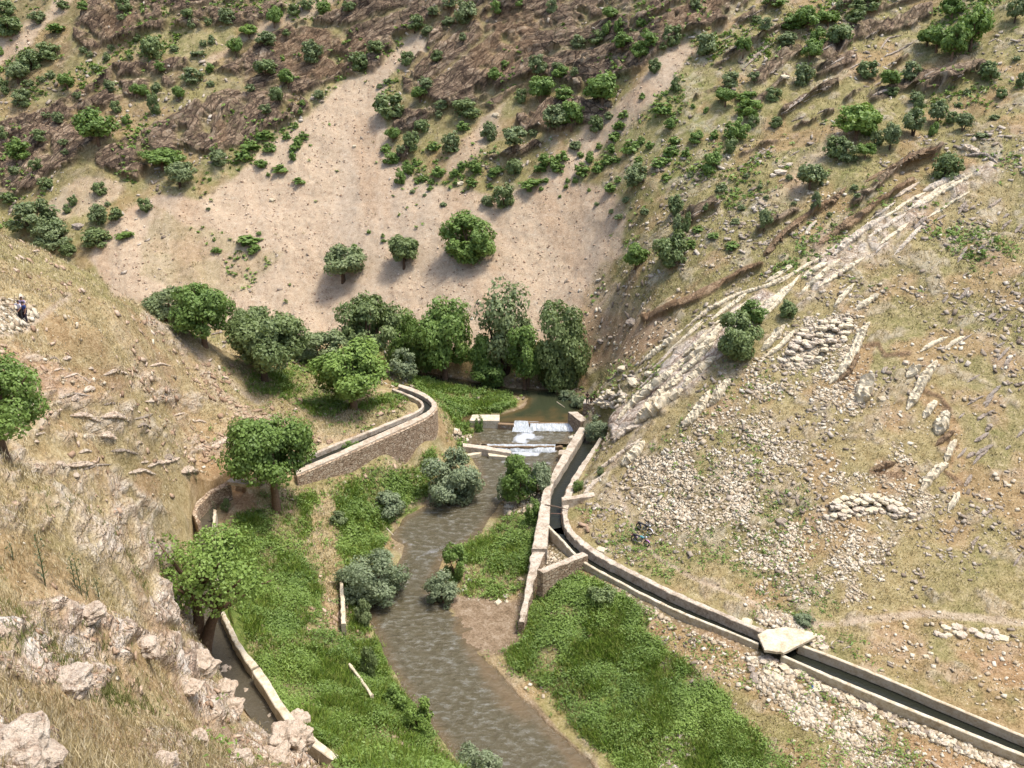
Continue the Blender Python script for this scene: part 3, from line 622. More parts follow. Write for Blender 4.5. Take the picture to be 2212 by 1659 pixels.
class MB:
    def __init__(s): s.v = []; s.f = []
    def add(s, vs, fs):
        b = len(s.v); s.v += [tuple(v) for v in vs]; s.f += [tuple(i+b for i in f) for f in fs]
    def box(s, c, d, rz=0, jit=0):
        vs = []
        for i in (-1, 1):
            for j in (-1, 1):
                for k in (-1, 1):
                    x, y, z = i*d[0]/2, j*d[1]/2, k*d[2]/2
                    if jit: x += rnd.uniform(-jit, jit); y += rnd.uniform(-jit, jit); z += rnd.uniform(-jit, jit)
                    vs.append((c[0]+x*math.cos(rz)-y*math.sin(rz), c[1]+x*math.sin(rz)+y*math.cos(rz), c[2]+z))
        s.add(vs, [(0, 1, 3, 2), (4, 6, 7, 5), (0, 4, 5, 1), (2, 3, 7, 6), (0, 2, 6, 4), (1, 5, 7, 3)])
    def tube(s, pts, rads, n=7, cap=True):
        pts = [Vector(p) for p in pts]; rings = []
        up = Vector((0, 0, 1))
        for i, p in enumerate(pts):
            t = (pts[min(i+1, len(pts)-1)]-pts[max(i-1, 0)]).normalized()
            a = t.cross(Vector((1, 0, 0)) if abs(t.z) > .8 else up).normalized(); b = t.cross(a)
            r = rads[i] if isinstance(rads, (list, tuple)) else rads
            rings.append([p+a*r*math.cos(2*math.pi*k/n)+b*r*math.sin(2*math.pi*k/n) for k in range(n)])
        vs = [v for r in rings for v in r]; fs = []
        for i in range(len(pts)-1):
            for k in range(n): fs.append((i*n+k, i*n+(k+1) % n, (i+1)*n+(k+1) % n, (i+1)*n+k))
        if cap: fs.append(tuple(range(n))[::-1]); fs.append(tuple((len(pts)-1)*n+k for k in range(n)))
        s.add(vs, fs)
    def ell(s, c, r, n=10, m=7, rz=0):
        vs = []; fs = []
        for i in range(m+1):
            a = math.pi*i/m
            for k in range(n):
                b = 2*math.pi*k/n; x, y, z = r[0]*math.sin(a)*math.cos(b), r[1]*math.sin(a)*math.sin(b), r[2]*math.cos(a)
                vs.append((c[0]+x*math.cos(rz)-y*math.sin(rz), c[1]+x*math.sin(rz)+y*math.cos(rz), c[2]+z))
        for i in range(m):
            for k in range(n): fs.append((i*n+k, (i+1)*n+k, (i+1)*n+(k+1) % n, i*n+(k+1) % n))
        s.add(vs, fs)
    def torus(s, c, R, r, ax, n=20, m=7):
        ax = Vector(ax).normalized(); a = ax.cross(Vector((0, 0, 1))).normalized(); b = ax.cross(a); c = Vector(c); vs = []; fs = []
        for i in range(n):
            t = 2*math.pi*i/n; d = a*math.cos(t)+b*math.sin(t)
            for k in range(m):
                q = 2*math.pi*k/m; vs.append(c+d*(R+r*math.cos(q))+ax*r*math.sin(q))
        for i in range(n):
            for k in range(m): fs.append((i*m+k, ((i+1) % n)*m+k, ((i+1) % n)*m+(k+1) % m, i*m+(k+1) % m))
        s.add(vs, fs)
    def build(s, name, mat, parent=None, smooth=False): return link(name, mesh(name, s.v, s.f, smooth), mat, parent)
# ------------------------------------------------------------------ materials
def stone_mat(name, stops, scale=1.6, bump=.5, dist=.25, rough=.92, vorS=0, mortar=(120, 100, 76)):
    m = NT(name); P = m.n('NewGeometry').outputs['Position']
    a = m.noise(P, scale, 6, .7); b = m.noise(P, scale*5, 4, .7)
    x = m.n('MapRange'); x.inputs[1].default_value = .3; x.inputs[2].default_value = .7; m.link(m.math('ADD', m.math('MULTIPLY', a, .55), m.math('MULTIPLY', b, .45)), x.inputs[0])
    c = m.ramp(x.outputs[0], stops)
    oi = m.n('ObjectInfo').outputs['Random']
    c = m.mix(m.math('MULTIPLY', oi, .3), c, m.mix(.5, c, D(215, 180, 140)))
    h = m.math('ADD', a, m.math('MULTIPLY', b, .35))
    if vorS:
        mp = m.n('Mapping'); m.link(P, mp.inputs[0]); mp.inputs['Scale'].default_value = (.8, .8, 1.5)
        v = m.n('TexVoronoi', Scale=vorS, feature='DISTANCE_TO_EDGE'); m.link(mp.outputs[0], v.inputs['Vector'])
        v2 = m.n('TexVoronoi', Scale=vorS); m.link(mp.outputs[0], v2.inputs['Vector'])
        sc2 = m.n('SeparateColor'); m.link(v2.outputs['Color'], sc2.inputs[0])
        c = m.mix(.5, c, m.ramp(sc2.outputs[0], [(0, D(150, 118, 88)), (.5, D(205, 180, 146)), (1, D(235, 218, 188))]))
        e = m.n('MapRange'); e.inputs[1].default_value = .02; e.inputs[2].default_value = .09; m.link(v.outputs['Distance'], e.inputs[0])
        c = m.mix(e.outputs[0], D(*mortar), c); h = m.math('ADD', m.math('MULTIPLY', h, .3), m.math('MULTIPLY', e.outputs[0], .6))
    m.link(c, m.b.inputs['Base Color']); m.b.inputs['Roughness'].default_value = rough; m.b.inputs['Specular IOR Level'].default_value = .2
    bp = m.n('Bump', Strength=bump, Distance=dist); m.link(h, bp.inputs['Height']); m.link(bp.outputs[0], m.b.inputs['Normal'])
    return m.m
M_CONC = stone_mat('weathered_concrete', [(0, D(112, 94, 74)), (.3, D(170, 152, 130)), (.55, D(214, 200, 178)), (1, D(242, 232, 216))], 1.1, .6, .15)
M_CONCW = stone_mat('pale_cement', [(0, D(140, 122, 92)), (.3, D(206, 188, 156)), (.6, D(236, 224, 198)), (1, D(250, 242, 222))], 1.1, .5, .12)
M_CINNER = stone_mat('damp_canal_lining', [(0, D(84, 66, 46)), (.5, D(140, 116, 88)), (1, D(196, 172, 140))], 1.8, .4, .1)
M_MASON = stone_mat('rubble_masonry', [(0, D(160, 132, 106)), (.5, D(210, 184, 156)), (1, D(238, 222, 198))], 2.0, .8, .2, .95, 2.8, (142, 116, 92))
M_LIME = stone_mat('pale_limestone', [(0, D(128, 104, 82)), (.22, D(200, 178, 150)), (.5, D(238, 222, 198)), (1, D(246, 236, 216))], 2.2, .9, .25)
M_LIMEY = stone_mat('cream_limestone', [(0, D(150, 122, 88)), (.25, D(228, 208, 168)), (.5, D(244, 230, 198)), (1, D(248, 238, 208))], 2.0, .8, .2)
M_GREYR = stone_mat('grey_limestone', [(0, D(100, 86, 74)), (.3, D(164, 148, 132)), (.65, D(202, 188, 170)), (1, D(220, 208, 194))], 2.6, .9, .3)
M_NEAR = stone_mat('near_pinkish_rock', [(0, D(104, 84, 68)), (.22, D(188, 162, 138)), (.5, D(230, 210, 186)), (1, D(246, 234, 214))], 2.6, 1.0, .2)
M_ORR = stone_mat('ochre_rock', [(0, D(84, 66, 50)), (.35, D(138, 114, 88)), (.65, D(176, 148, 114)), (1, D(212, 188, 152))], 1.8, 1.0, .4)
def plain(name, c, rough=.6, metal=0, var=.15):
    m = NT(name); P = m.n('NewGeometry').outputs['Position']; n1 = m.noise(P, 14, 3)
    m.link(m.mix(m.math('MULTIPLY', n1, var*2), D(*c), tuple(x*.6 for x in D(*c))), m.b.inputs['Base Color']); m.b.inputs['Roughness'].default_value = rough; m.b.inputs['Metallic'].default_value = metal
    return m.m
def water_mat(name, deep, shal, sc1, b):
    m = NT(name); P0 = m.n('NewGeometry').outputs['Position']; mp = m.n('Mapping'); m.link(P0, mp.inputs[0]); mp.inputs['Scale'].default_value = (.7, 1.35, 1); mp.inputs['Rotation'].default_value = (0, 0, .25); P = mp.outputs[0]
    at = m.n('Attribute', attribute_name='wat'); s = m.n('SeparateColor'); m.link(at.outputs['Color'], s.inputs[0])
    n1 = m.noise(P, sc1, 5, .65); n2 = m.noise(P, .35, 3, .6); n3 = m.noise(P, 9, 3, .7)
    c = m.mix(m.math('MULTIPLY', s.outputs[1], 1.0, clamp=True), deep, shal)
    c = m.mix(m.math('MULTIPLY', n2, .5), c, tuple(x*.7 for x in deep))
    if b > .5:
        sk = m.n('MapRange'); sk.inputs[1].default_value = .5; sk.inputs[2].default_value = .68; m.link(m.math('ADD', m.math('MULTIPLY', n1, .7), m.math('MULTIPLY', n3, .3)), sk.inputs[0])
        c = m.mix(m.math('MULTIPLY', m.math('MULTIPLY', sk.outputs[0], m.math('SUBTRACT', 1.15, s.outputs[1], None, True)), m.math('MULTIPLY', n2, .9)), c, (.29, .30, .28))  # sky glints on the ripples, painted as pale streaks in the base colour
        dk_ = m.n('MapRange'); dk_.inputs[1].default_value = .46; dk_.inputs[2].default_value = .36; m.link(n1, dk_.inputs[0]); c = m.mix(m.math('MULTIPLY', dk_.outputs[0], .28), c, tuple(x*.45 for x in deep))
    fo = m.n('MapRange'); fo.inputs[1].default_value = .55; fo.inputs[2].default_value = 1.05
    m.link(m.math('ADD', m.math('MULTIPLY', s.outputs[0], .85), m.math('MULTIPLY', m.math('ADD', m.math('MULTIPLY', n3, .5), m.math('MULTIPLY', n1, .5)), .5)), fo.inputs[0])
    c = m.mix(fo.outputs[0], c, (.40, .42, .44))
    m.link(c, m.b.inputs['Base Color']); m.link(m.math('ADD', m.math('MULTIPLY', fo.outputs[0], .6), .07), m.b.inputs['Roughness'])
    m.b.inputs['IOR'].default_value = 1.33; m.b.inputs['Specular IOR Level'].default_value = .5
    bp = m.n('Bump', Strength=b, Distance=.35)
    m.link(m.math('ADD', n1, m.math('MULTIPLY', n3, .12)), bp.inputs['Height']); m.link(bp.outputs[0], m.b.inputs['Normal'])
    return m.m
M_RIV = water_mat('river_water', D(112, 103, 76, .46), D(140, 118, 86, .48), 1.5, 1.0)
M_POOL = water_mat('still_pool_water', D(72, 78, 56, .5), D(120, 98, 64, .55), .8, .12)
M_CANL = water_mat('murky_channel_water', D(104, 96, 78, .5), D(130, 116, 90, .5), 2.5, .5)
M_CANW = water_mat('canal_water', D(52, 54, 44, .5), D(96, 84, 60, .5), 2.5, .2)
# ------------------------------------------------------------------ water
FO = [([(1128, 914), (1240, 916)], 5, 1.0, 1.25), ([(1130, 922), (1142, 938), (1128, 948)], 22, 1.0, .62), ([(1110, 950), (1170, 945)], 10, .55, .62), ([(1148, 920), (1242, 922)], 7, .95, .62), ([(1085, 918), (1106, 920)], 5, .7, .62),
      ([(1060, 971), (1120, 974), (1200, 972)], 10, 1.0, 0), ([(1120, 978), (1160, 982)], 8, .9, 0), ([(1020, 968), (1050, 968)], 5, .9, 0), ([(1085, 998), (1130, 1000)], 5, .5, 0),
      ([(1110, 1003), (1190, 1000)], 5, .45, 0), ([(870, 1172), (890, 1176)], 7, .5, 0), ([(900, 1205), (945, 1186)], 7, .45, 0), ([(862, 1270), (880, 1280)], 14, .3, 0), ([(855, 1320), (865, 1350)], 16, .3, 0),
      ([(880, 1420), (940, 1440)], 18, .25, 0), ([(950, 1490), (1000, 1500)], 18, .25, 0), ([(1060, 1550), (1100, 1545)], 14, .3, 0), ([(1100, 1580), (1160, 1600)], 20, .25, 0), ([(980, 1560), (1010, 1590)], 16, .25, 0)]
def water(name, polyXY, z, mat, step=.3, shallow=None, riff=.0):
    xs = [p[0] for p in polyXY]; ys = [p[1] for p in polyXY]
    ax = np.arange(min(xs)-2, max(xs)+2, step); ay = np.arange(min(ys)-2, max(ys)+2, step)
    X, Y = np.meshgrid(ax, ay); d = sdist(X, Y, polyXY)
    Vx, Vy, _ = proj(X, Y, np.full(X.shape, z))
    fo = np.zeros(X.shape)
    for pts, w, s, zz in FO:
        if abs(zz-z) > .01: continue
        q, _ = seg_dist(Vx, Vy, pts, False); fo = np.maximum(fo, s*sstep(w, w*.3, q+fbm(X*1.5, Y*1.5, 1, 2)*w*.5))
    if riff: fo = np.maximum(fo, riff*sstep(.1, .7, fbm(X*.7, Y*1.7, 3.3, 3)*1.6)*sstep(-.5, -2, d))
    sh = sstep(-1.3, -.1, d)*.8
    if shallow:
        ds = sdist(Vx, Vy, shallow)+fbm(X*.5, Y*.5, 4, 3)*24; sh = np.maximum(sh, sstep(14, -14, ds))
    zz = np.full(X.shape, z)+(fbm(X*.8, Y*1.4, 5, 3)*.05 if riff else 0)
    idx = np.arange(X.size).reshape(X.shape)
    ok = (d < 1.6); q = ok[:-1, :-1] & ok[1:, 1:] & ok[:-1, 1:] & ok[1:, :-1]
    if name == 'river_water':
        yl = {Z_POOL: (111.5, 999), Z_MID: (105.9, 111.3), Z_LOW: (-99, 105.6)}[z]
        q &= (Y[:-1, :-1] > yl[0]) & (Y[1:, 1:] < yl[1]+.3)
    f = np.stack([idx[:-1, :-1][q], idx[:-1, 1:][q], idx[1:, 1:][q], idx[1:, :-1][q]], -1)
    me = np_mesh(name, np.stack([X, Y, zz], -1).reshape(-1, 3), f, True)
    vattr(me, 'wat', np.stack([fo.ravel(), sh.ravel(), 0*sh.ravel(), 1+0*sh.ravel()], -1))
    o = link(name, me, mat); o['kind'] = 'structure'; return o
SHAL = [(950, 1290), (1130, 1300), (1120, 1390), (1060, 1415), (1110, 1490), (1190, 1570), (1290, 1680), (1255, 1680), (1150, 1570), (1050, 1480), (1010, 1420), (990, 1370)]
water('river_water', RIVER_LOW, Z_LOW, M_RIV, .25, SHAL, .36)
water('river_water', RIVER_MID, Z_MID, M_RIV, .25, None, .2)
water('river_water', RIVER_POOL, Z_POOL, M_POOL, .4, [(1030, 900), (1240, 900), (1240, 915), (1030, 915)])
# ------------------------------------------------------------------ prisms and walls drawn on the plan
def resample(P, n):
    P = [Vector(p) for p in P]; L = [0]
    for a, b in zip(P[:-1], P[1:]): L.append(L[-1]+(b-a).length)
    out = []
    for i in range(n):
        t = L[-1]*i/(n-1); j = 0
        while j < len(P)-2 and L[j+1] < t: j += 1
        k = (t-L[j])/max(1e-6, L[j+1]-L[j]); out.append(P[j].lerp(P[j+1], k))
    return out
def pts3(L, z):
    return [Vector([float(c) for c in atZ(p[0], p[1], p[2] if len(p) > 2 else z)]) for p in L]
def ribbon(name, A, B, zt, zb, mat, parent=None, jit=.03, seg=.6, curve=True):
    """wall between two edge lines A (outer) and B (inner) given in the picture at the height of its top"""
    a = pts3(A, zt); b = pts3(B, zt)
    if curve and len(a) > 2:
        a = [Vector(p) for p in smooth_line([tuple(p) for p in a], 1)]; b = [Vector(p) for p in smooth_line([tuple(p) for p in b], 1)]
    Ln = sum((q-p).length for p, q in zip(a[:-1], a[1:])); n = max(3, int(Ln/seg))
    # same number of samples by vertex index so that both edges stay abreast
    def by_index(P, n):
        out = []
        for i in range(n):
            t = (len(P)-1)*i/(n-1); j = min(int(t), len(P)-2); out.append(P[j].lerp(P[j+1], t-j))
        return out
    a = by_index(a, n); b = by_index(b, n); vs = []; fs = []
    for i in range(n):
        p, q = a[i].copy(), b[i].copy()
        for s_ in (p, q):
            s_.x += rnd.uniform(-jit, jit); s_.y += rnd.uniform(-jit, jit); s_.z += rnd.uniform(-jit, jit)*.8
        e = (q-p).normalized()*min(.06, (q-p).length*.2); lo = Vector((0, 0, .05))
        vs += [Vector((p.x, p.y, zb)), p-lo, p+e, q-e, q-lo, Vector((q.x, q.y, zb))]
    for i in range(n-1):
        for k in range(5): fs.append((i*6+k, i*6+k+1, (i+1)*6+k+1, (i+1)*6+k))
    fs.append((5, 4, 3, 2, 1, 0)); fs.append(tuple((n-1)*6+k for k in range(6)))
    me = mesh(name, vs, fs); bm = bmesh.new(); bm.from_mesh(me); bmesh.ops.recalc_face_normals(bm, faces=bm.faces); bm.to_mesh(me); bm.free()
    o = link(name, me, mat, parent)
    if mat is M_MASON and name != 'retaining_wall':
        me.materials.append(M_CONC)
        for p in me.polygons:
            if p.normal.z > .6: p.material_index = 1
    return o
def prism(name, poly_, zt, zb, mat, parent=None, jit=.05, sub=6):
    P = pts3(poly_, zt); ring = []
    for i in range(len(P)):
        a, b = P[i], P[(i+1) % len(P)]
        for k in range(sub):
            p = a.lerp(b, k/sub); ring.append(Vector((p.x+rnd.uniform(-jit, jit), p.y+rnd.uniform(-jit, jit), p.z+rnd.uniform(-jit, jit)*.4)))
    c = sum(ring, Vector())/len(ring); n = len(ring)
    inn = [p.lerp(c, .05)+Vector((0, 0, .04)) for p in ring]
    vs = ring+[Vector((p.x, p.y, zb)) for p in ring]+inn
    fs = [tuple(range(2*n, 3*n))]+[tuple(range(n, 2*n))[::-1]]
    for i in range(n):
        j = (i+1) % n; fs.append((i, n+i, n+j, j)); fs.append((i, j, 2*n+j, 2*n+i))
    me = mesh(name, vs, fs); bm = bmesh.new(); bm.from_mesh(me); bmesh.ops.recalc_face_normals(bm, faces=bm.faces); bm.to_mesh(me); bm.free()
    o = link(name, me, mat, parent)
    if mat is M_MASON:
        me.materials.append(M_CONC)
        for p in me.polygons:
            if p.normal.z > .6: p.material_index = 1
    return o
def chan_water(A, B, z, mat=None):
    a = [tuple(p) for p in pts3(A, z)]; b = [tuple(p) for p in pts3(B, z)]
    a = smooth_line(a, 1); b = smooth_line(b, 1); vs = []; fs = []; n = len(a)
    for p, q in zip(a, b): vs += [p, q]
    for i in range(n-1): fs.append((2*i, 2*i+1, 2*i+3, 2*i+2))
    o = link('canal_water', mesh('canal_water', vs, fs), mat or M_CANW); o['kind'] = 'structure'
# right bank canal
RLo = [(1252, 922), (1222, 968), (1198, 1012), (1175, 1055), (1169, 1076), (1166, 1094), (1159, 1134), (1149, 1186)]
RLi = [(1268, 925), (1243, 966), (1213, 1015), (1192, 1048), (1188, 1076), (1188, 1094), (1186, 1134), (1181, 1186)]
RRi = [(1302, 930), (1282, 966), (1262, 992), (1240, 1025), (1226, 1050), (1217, 1076), (1214, 1100), (1216, 1128), (1226, 1150), (1247, 1170), (1284, 1198), (1330, 1223), (1400, 1258), (1475, 1294), (1560, 1330), (1650, 1368)]
RRo = [(1310, 928), (1292, 966), (1275, 990), (1254, 1025), (1241, 1052), (1232, 1076), (1226, 1100), (1227, 1122), (1237, 1145), (1258, 1164), (1293, 1191.5), (1338, 1216.5), (1406, 1251), (1481, 1287.5), (1565, 1323), (1656, 1361)]
LPi = [(1186, 1134), (1215, 1163), (1244, 1195), (1268, 1215), (1330, 1249), (1400, 1286), (1475, 1321), (1550, 1351), (1640, 1388)]
LPo = [(1184, 1138), (1212, 1167), (1241, 1199), (1265, 1219), (1328, 1253), (1398, 1290), (1473, 1325), (1548, 1355), (1638, 1392)]
cr = empty('irrigation_canal', pts3([(1250, 1180)], ZR)[0], 'long open concrete canal along the right bank, running under the slab bridge', 'canal')
cr.location = (0, 0, 0)
ribbon('river_wall', RLo, RLi, ZR+.25, -.5, M_CONC, cr, .05, .5)
ribbon('bank_wall', RRi, RRo, ZR+.12, 2.2, M_CONC, cr, .06, .45)
ribbon('bank_wall', LPi, LPo, ZR, 1.9, M_CONCW, cr, .03, .5)
ribbon('ledge', [(x-3, y+5) for x, y in RRi[4:]], [(x+1, y-1) for x, y in RRi[4:]], ZR-.42, 2.2, M_CINNER, cr, .0)
UPi = [(1725, 1394), (1808, 1424), (1900, 1461), (2050, 1525), (2230, 1600), (2420, 1680)]
UPo = [(1729, 1390), (1811, 1419.5), (1903, 1456.5), (2053, 1520.5), (2233, 1595), (2423, 1675)]
DNi = [(1690, 1412), (1790, 1456), (1900, 1501), (2050, 1562), (2230, 1634), (2420, 1710)]
DNo = [(1687, 1416), (1787, 1461), (1897, 1506.5), (2047, 1568), (2227, 1640), (2417, 1716)]
ribbon('bank_wall', UPi, UPo, ZR+.05, 2.2, M_CONCW, cr, .02, .5)
ribbon('bank_wall', DNi, DNo, ZR+.05, 1.6, M_CONCW, cr, .02, .5)
ribbon('ledge', [(x-4, y+8) for x, y in UPi], [(x, y) for x, y in UPi], ZR-.45, 2.2, M_CINNER, cr, .0)
chan_water(RLi[:-1]+[(1186, 1150)], [(x+1, y+6) for x, y in RRi[1:9]], ZR-.8)
chan_water([(1186, 1145), (1215, 1170), (1244, 1202), (1268, 1222), (1330, 1256), (1400, 1293), (1475, 1328), (1550, 1358), (1640, 1396), (1690, 1418), (1790, 1462), (1900, 1507), (2050, 1568), (2230, 1640), (2420, 1716)],
           [(1216, 1138), (1228, 1160), (1249, 1180), (1286, 1208), (1332, 1233), (1402, 1268), (1477, 1304), (1562, 1340), (1652, 1378), (1727, 1404), (1810, 1434), (1902, 1471), (2052, 1535), (2232, 1610), (2422, 1690)], ZR-.8)
br = prism('bridge_slab', [(1637, 1371), (1656, 1360), (1700, 1354), (1754, 1365), (1762, 1376), (1693, 1410), (1652, 1404)], ZR+.42, ZR+.2, M_CONCW, None, .035, 7)
tag(br, 'rough concrete slab bridge laid across the canal, pale top and dark gap under it', 'bridge')
o = ribbon('stone_wall', [(1161, 1230), (1215, 1209), (1257, 1191)], [(1174, 1237), (1226, 1215), (1270, 1200)], 4.1, 1.2, M_MASON, None, .06)
tag(o, 'short sloping masonry spur wall joining the river wall to the canal above the green flat', 'wall')
o = ribbon('stone_wall', [(1214, 1073), (1283, 1063)], [(1214, 1081), (1285, 1070)], 4.3, 2.4, M_CONC, None, .05)
tag(o, 'short straight concrete stub wall running uphill from the canal bend', 'wall')
o = ribbon('stone_wall', [(1149, 1188, 3.5), (1144, 1214, 3.1), (1139, 1250, 2.5), (1130, 1300, 1.9), (1120, 1342, 1.5)], [(1181, 1188, 3.5), (1168, 1214, 3.1), (1156, 1250, 2.5), (1143, 1300, 1.9), (1134, 1342, 1.5)], 3, -.5, M_MASON, None, .09, .4)
tag(o, 'old broken masonry river wall stepping down beside the sandbar', 'wall')
mb = MB(); a, b = pts3([(1177, 1090), (1228, 1101)], ZR+.3); mb.tube([a, a.lerp(b, .5)+Vector((0, 0, .05)), b], [.06, .07, .05]); o = mb.build('pole', plain('grey_wood', (130, 108, 88), .9)); tag(o, 'thin dead wooden pole laid across the canal at the bend', 'pole')
mb = MB(); a, b = pts3([(1190, 1109), (1216, 1110)], ZR+.1); mb.tube([a, b], [.035, .035]); o = mb.build('rod', plain('rusty_rod', (150, 110, 90), .8)); tag(o, 'thin rusty rod spanning the canal just below the dead pole', 'rod')
# left upper canal
UOo = [(862, 829), (897, 839), (926, 853), (946, 872), (938, 887), (917, 903), (871, 924), (804, 953), (737, 983), (690, 1003), (640, 1024)]
UOi = [(860, 835), (893, 846), (919, 858), (935, 873), (927, 886), (905, 898), (862, 917), (796, 946), (737, 973), (688, 994), (638, 1014)]
UIi = [(850, 838), (884, 851), (909, 863), (918, 875), (909, 886), (893, 895), (850, 912), (780, 941), (730, 960), (686, 978), (636, 998)]
UIo = [(846, 841), (880, 854), (905, 866), (912, 876), (905, 884), (888, 892.5), (846, 908.5), (777, 937), (728, 955.5), (684, 973.5), (634, 994)]
cu = empty('irrigation_canal', (0, 0, 0), 'narrow pale irrigation canal curving round the left terrace on a tall stone face', 'canal')
ribbon('outer_wall', UOo, UOi, ZU+.02, 5.9, M_CONC, cu, .03, .5)
ribbon('inner_wall', UIi, UIo, ZU+.05, 5.9, M_CONC, cu, .03, .5)
ribbon('retaining_wall', [(x+2, y+5) for x, y in UOo], [(x-1, y+1) for x, y in UOo], ZU-.18, 2.4, M_MASON, cu, .02, .8)
chan_water([(x, y+5) for x, y in UOi], [(x, y+5) for x, y in UIi], ZU-.5)
# left lower canal
clw = empty('irrigation_canal', (0, 0, 0), 'wide murky channel under the near left rocks, with a curved cream kerb wall', 'canal')
o1 = [(467, 1100), (464, 1140), (466, 1180), (470, 1230), (475, 1280), (483, 1319), (501, 1353), (521, 1393), (558, 1437)]
i1 = [(461, 1100), (458, 1140), (460, 1180), (463, 1230), (468, 1285), (475, 1325), (492, 1359), (509, 1397), (542, 1444)]
ribbon('kerb_wall', o1, i1, ZL, 5.0, M_CONCW, clw, .04, .5)
o2 = [(562, 1440), (590, 1483), (620, 1533), (668, 1583), (742, 1640), (810, 1690)]; i2 = [(545, 1450), (573, 1491), (603, 1542), (653, 1596), (732, 1651), (800, 1702)]
ribbon('kerb_wall', o2, i2, ZL+.12, 5.0, M_CONCW, clw, .03, .5)
ribbon('retaining_wall', [(498, 1044), (468, 1059), (446, 1075), (424, 1098), (427, 1116), (434, 1128)], [(489, 1039), (460, 1054), (438, 1070), (415, 1096), (418, 1118), (427, 1132)], ZL+.5, 5.4, M_MASON, clw, .07, .4)
chan_water([(498, 1062), (478, 1076), (466, 1098), (463, 1140), (464, 1180), (468, 1235), (474, 1288), (482, 1330), (498, 1368), (515, 1405), (548, 1452), (577, 1500), (607, 1550), (660, 1605), (735, 1660), (800, 1715)],
           [(486, 1058), (452, 1080), (432, 1100), (424, 1130), (426, 1170), (424, 1235), (430, 1300), (442, 1350), (450, 1390), (462, 1425), (485, 1465), (512, 1510), (548, 1560), (595, 1615), (660, 1680), (720, 1740)], ZL-.95, M_CANL)
o = prism('culvert_slab', [(489, 1040), (500, 1043), (560, 1052), (575, 1046), (520, 1034), (498, 1033)], 8.6, 8.3, M_CONC, None, .05, 5); tag(o, 'small flat slab roofing the dark culvert mouth beside the walnut tree', 'slab')
# old strip walls on the left flat
o = ribbon('strip_wall', [(739, 1240), (743, 1286), (747, 1348)], [(733, 1240), (735, 1286), (737, 1348)], 2.4, .6, M_LIMEY, None, .06, .4); tag(o, 'low crumbling cream wall edging the tan strip left of the river', 'wall')
o = ribbon('strip_wall', [(757, 1432), (780, 1462), (806, 1500)], [(752, 1434), (775, 1466), (800, 1504)], 2.5, 1.0, M_LIMEY, None, .05, .4); tag(o, 'thin low wall line in the tall weeds on the left bank', 'wall')
# weir
we = empty('weir', (0, 0, 0), 'low concrete weir across the river with white water pouring over its right half', 'weir')
ribbon('crest', [(1076, 912), (1110, 913)], [(1076, 916), (1110, 917)], Z_POOL+.15, -.2, M_CINNER, we, .02, .5)
ribbon('crest', [(1110, 911.5), (1244, 912)], [(1110, 914), (1244, 914.5)], Z_POOL-.06, -.2, M_CINNER, we, .02, .5)
def fall(A, B, zt, zb, name, parent):
    a = pts3(A, zt); b = pts3(B, zb); n = 40; m = 7; X = []
    for j in range(m):
        for i in range(n):
            t = i/(n-1); k = j/(m-1)
            p = resample(a, 2)[0].lerp(a[-1], t); q = b[0].lerp(b[-1], t); w = p.lerp(q, k); w.z = zt+(zb-zt)*k**1.6+rnd.uniform(-.04, .04); w.y -= rnd.uniform(0, .12)+.15*math.sin(k*3.1)*rnd.random(); X.append(w)
    fs = [(j*n+i, j*n+i+1, (j+1)*n+i+1, (j+1)*n+i) for j in range(m-1) for i in range(n-1)]
    return link(name, mesh(name, X, fs, True), M_FOAM, parent)
fm = NT('foaming_water'); P_ = fm.n('NewGeometry').outputs['Position']; mp_ = fm.n('Mapping'); fm.link(P_, mp_.inputs[0]); mp_.inputs['Scale'].default_value = (4, 1.2, 1.2)
nn = fm.noise(mp_.outputs[0], 1.5, 4, .7); fm.link(fm.ramp(nn, [(0, (.10, .11, .09)), (.4, (.25, .27, .25)), (.5, (.24, .26, .27)), (.6, (.42, .44, .46)), (1, (.5, .52, .54))]), fm.b.inputs['Base Color']); fm.b.inputs['Roughness'].default_value = .4
M_FOAM = fm.m
fw = fall([(1146, 914), (1242, 914.5)], [(1144, 930), (1243, 932)], Z_POOL+.03, Z_MID+.03, 'spilling_water', we)
fall([(1112, 908), (1140, 909)], [(1106, 932), (1146, 935)], Z_POOL+.05, Z_MID+.05, 'spilling_water', we)
fall([(1080, 915.5), (1104, 916)], [(1080, 926), (1104, 927)], Z_POOL+.1, Z_MID+.03, 'spilling_water', we)
we2 = empty('rapid', (0, 0, 0), 'broken second weir of fallen slabs with one long band of white water', 'weir')
fall([(1052, 959), (1200, 959)], [(1056, 974), (1198, 977)], Z_MID+.05, .04, 'spilling_water', we2)
ribbon('broken_crest', [(1046, 961), (1120, 963), (1215, 962)], [(1046, 964), (1120, 966), (1215, 965)], Z_MID-.04, -.3, M_CINNER, we2, .1, .5)
o = prism('weir_slab', [(1020, 896), (1079, 896), (1079, 909), (1014, 909)], 1.75, .2, M_CONCW, None, .03, 4); tag(o, 'cream rectangular concrete slab at the left end of the weir', 'slab')
o = prism('weir_block', [(1227, 890), (1247, 889), (1269, 907), (1254, 911)], 2.9, .0, M_MASON, None, .04, 5); tag(o, 'tall masonry pier with sloping pale top at the right end of the weir', 'pier')
o = prism('lookout_platform', [(1260, 872), (1285, 876), (1303, 880), (1320, 888), (1336, 882), (1314, 862), (1262, 862)], 3.1, 0, M_MASON, None, .08, 5); tag(o, 'rough stone platform by the pool on which the dark clothed people stand', 'platform')
PLAT = o
o = ribbon('fallen_beam', [(999, 957), (1040, 961), (1104, 973)], [(1001, 964), (1040, 969), (1102, 979)], .95, -.1, M_LIME, None, .05, .5); tag(o, 'long broken concrete beam lying at the left of the second rapid', 'beam')
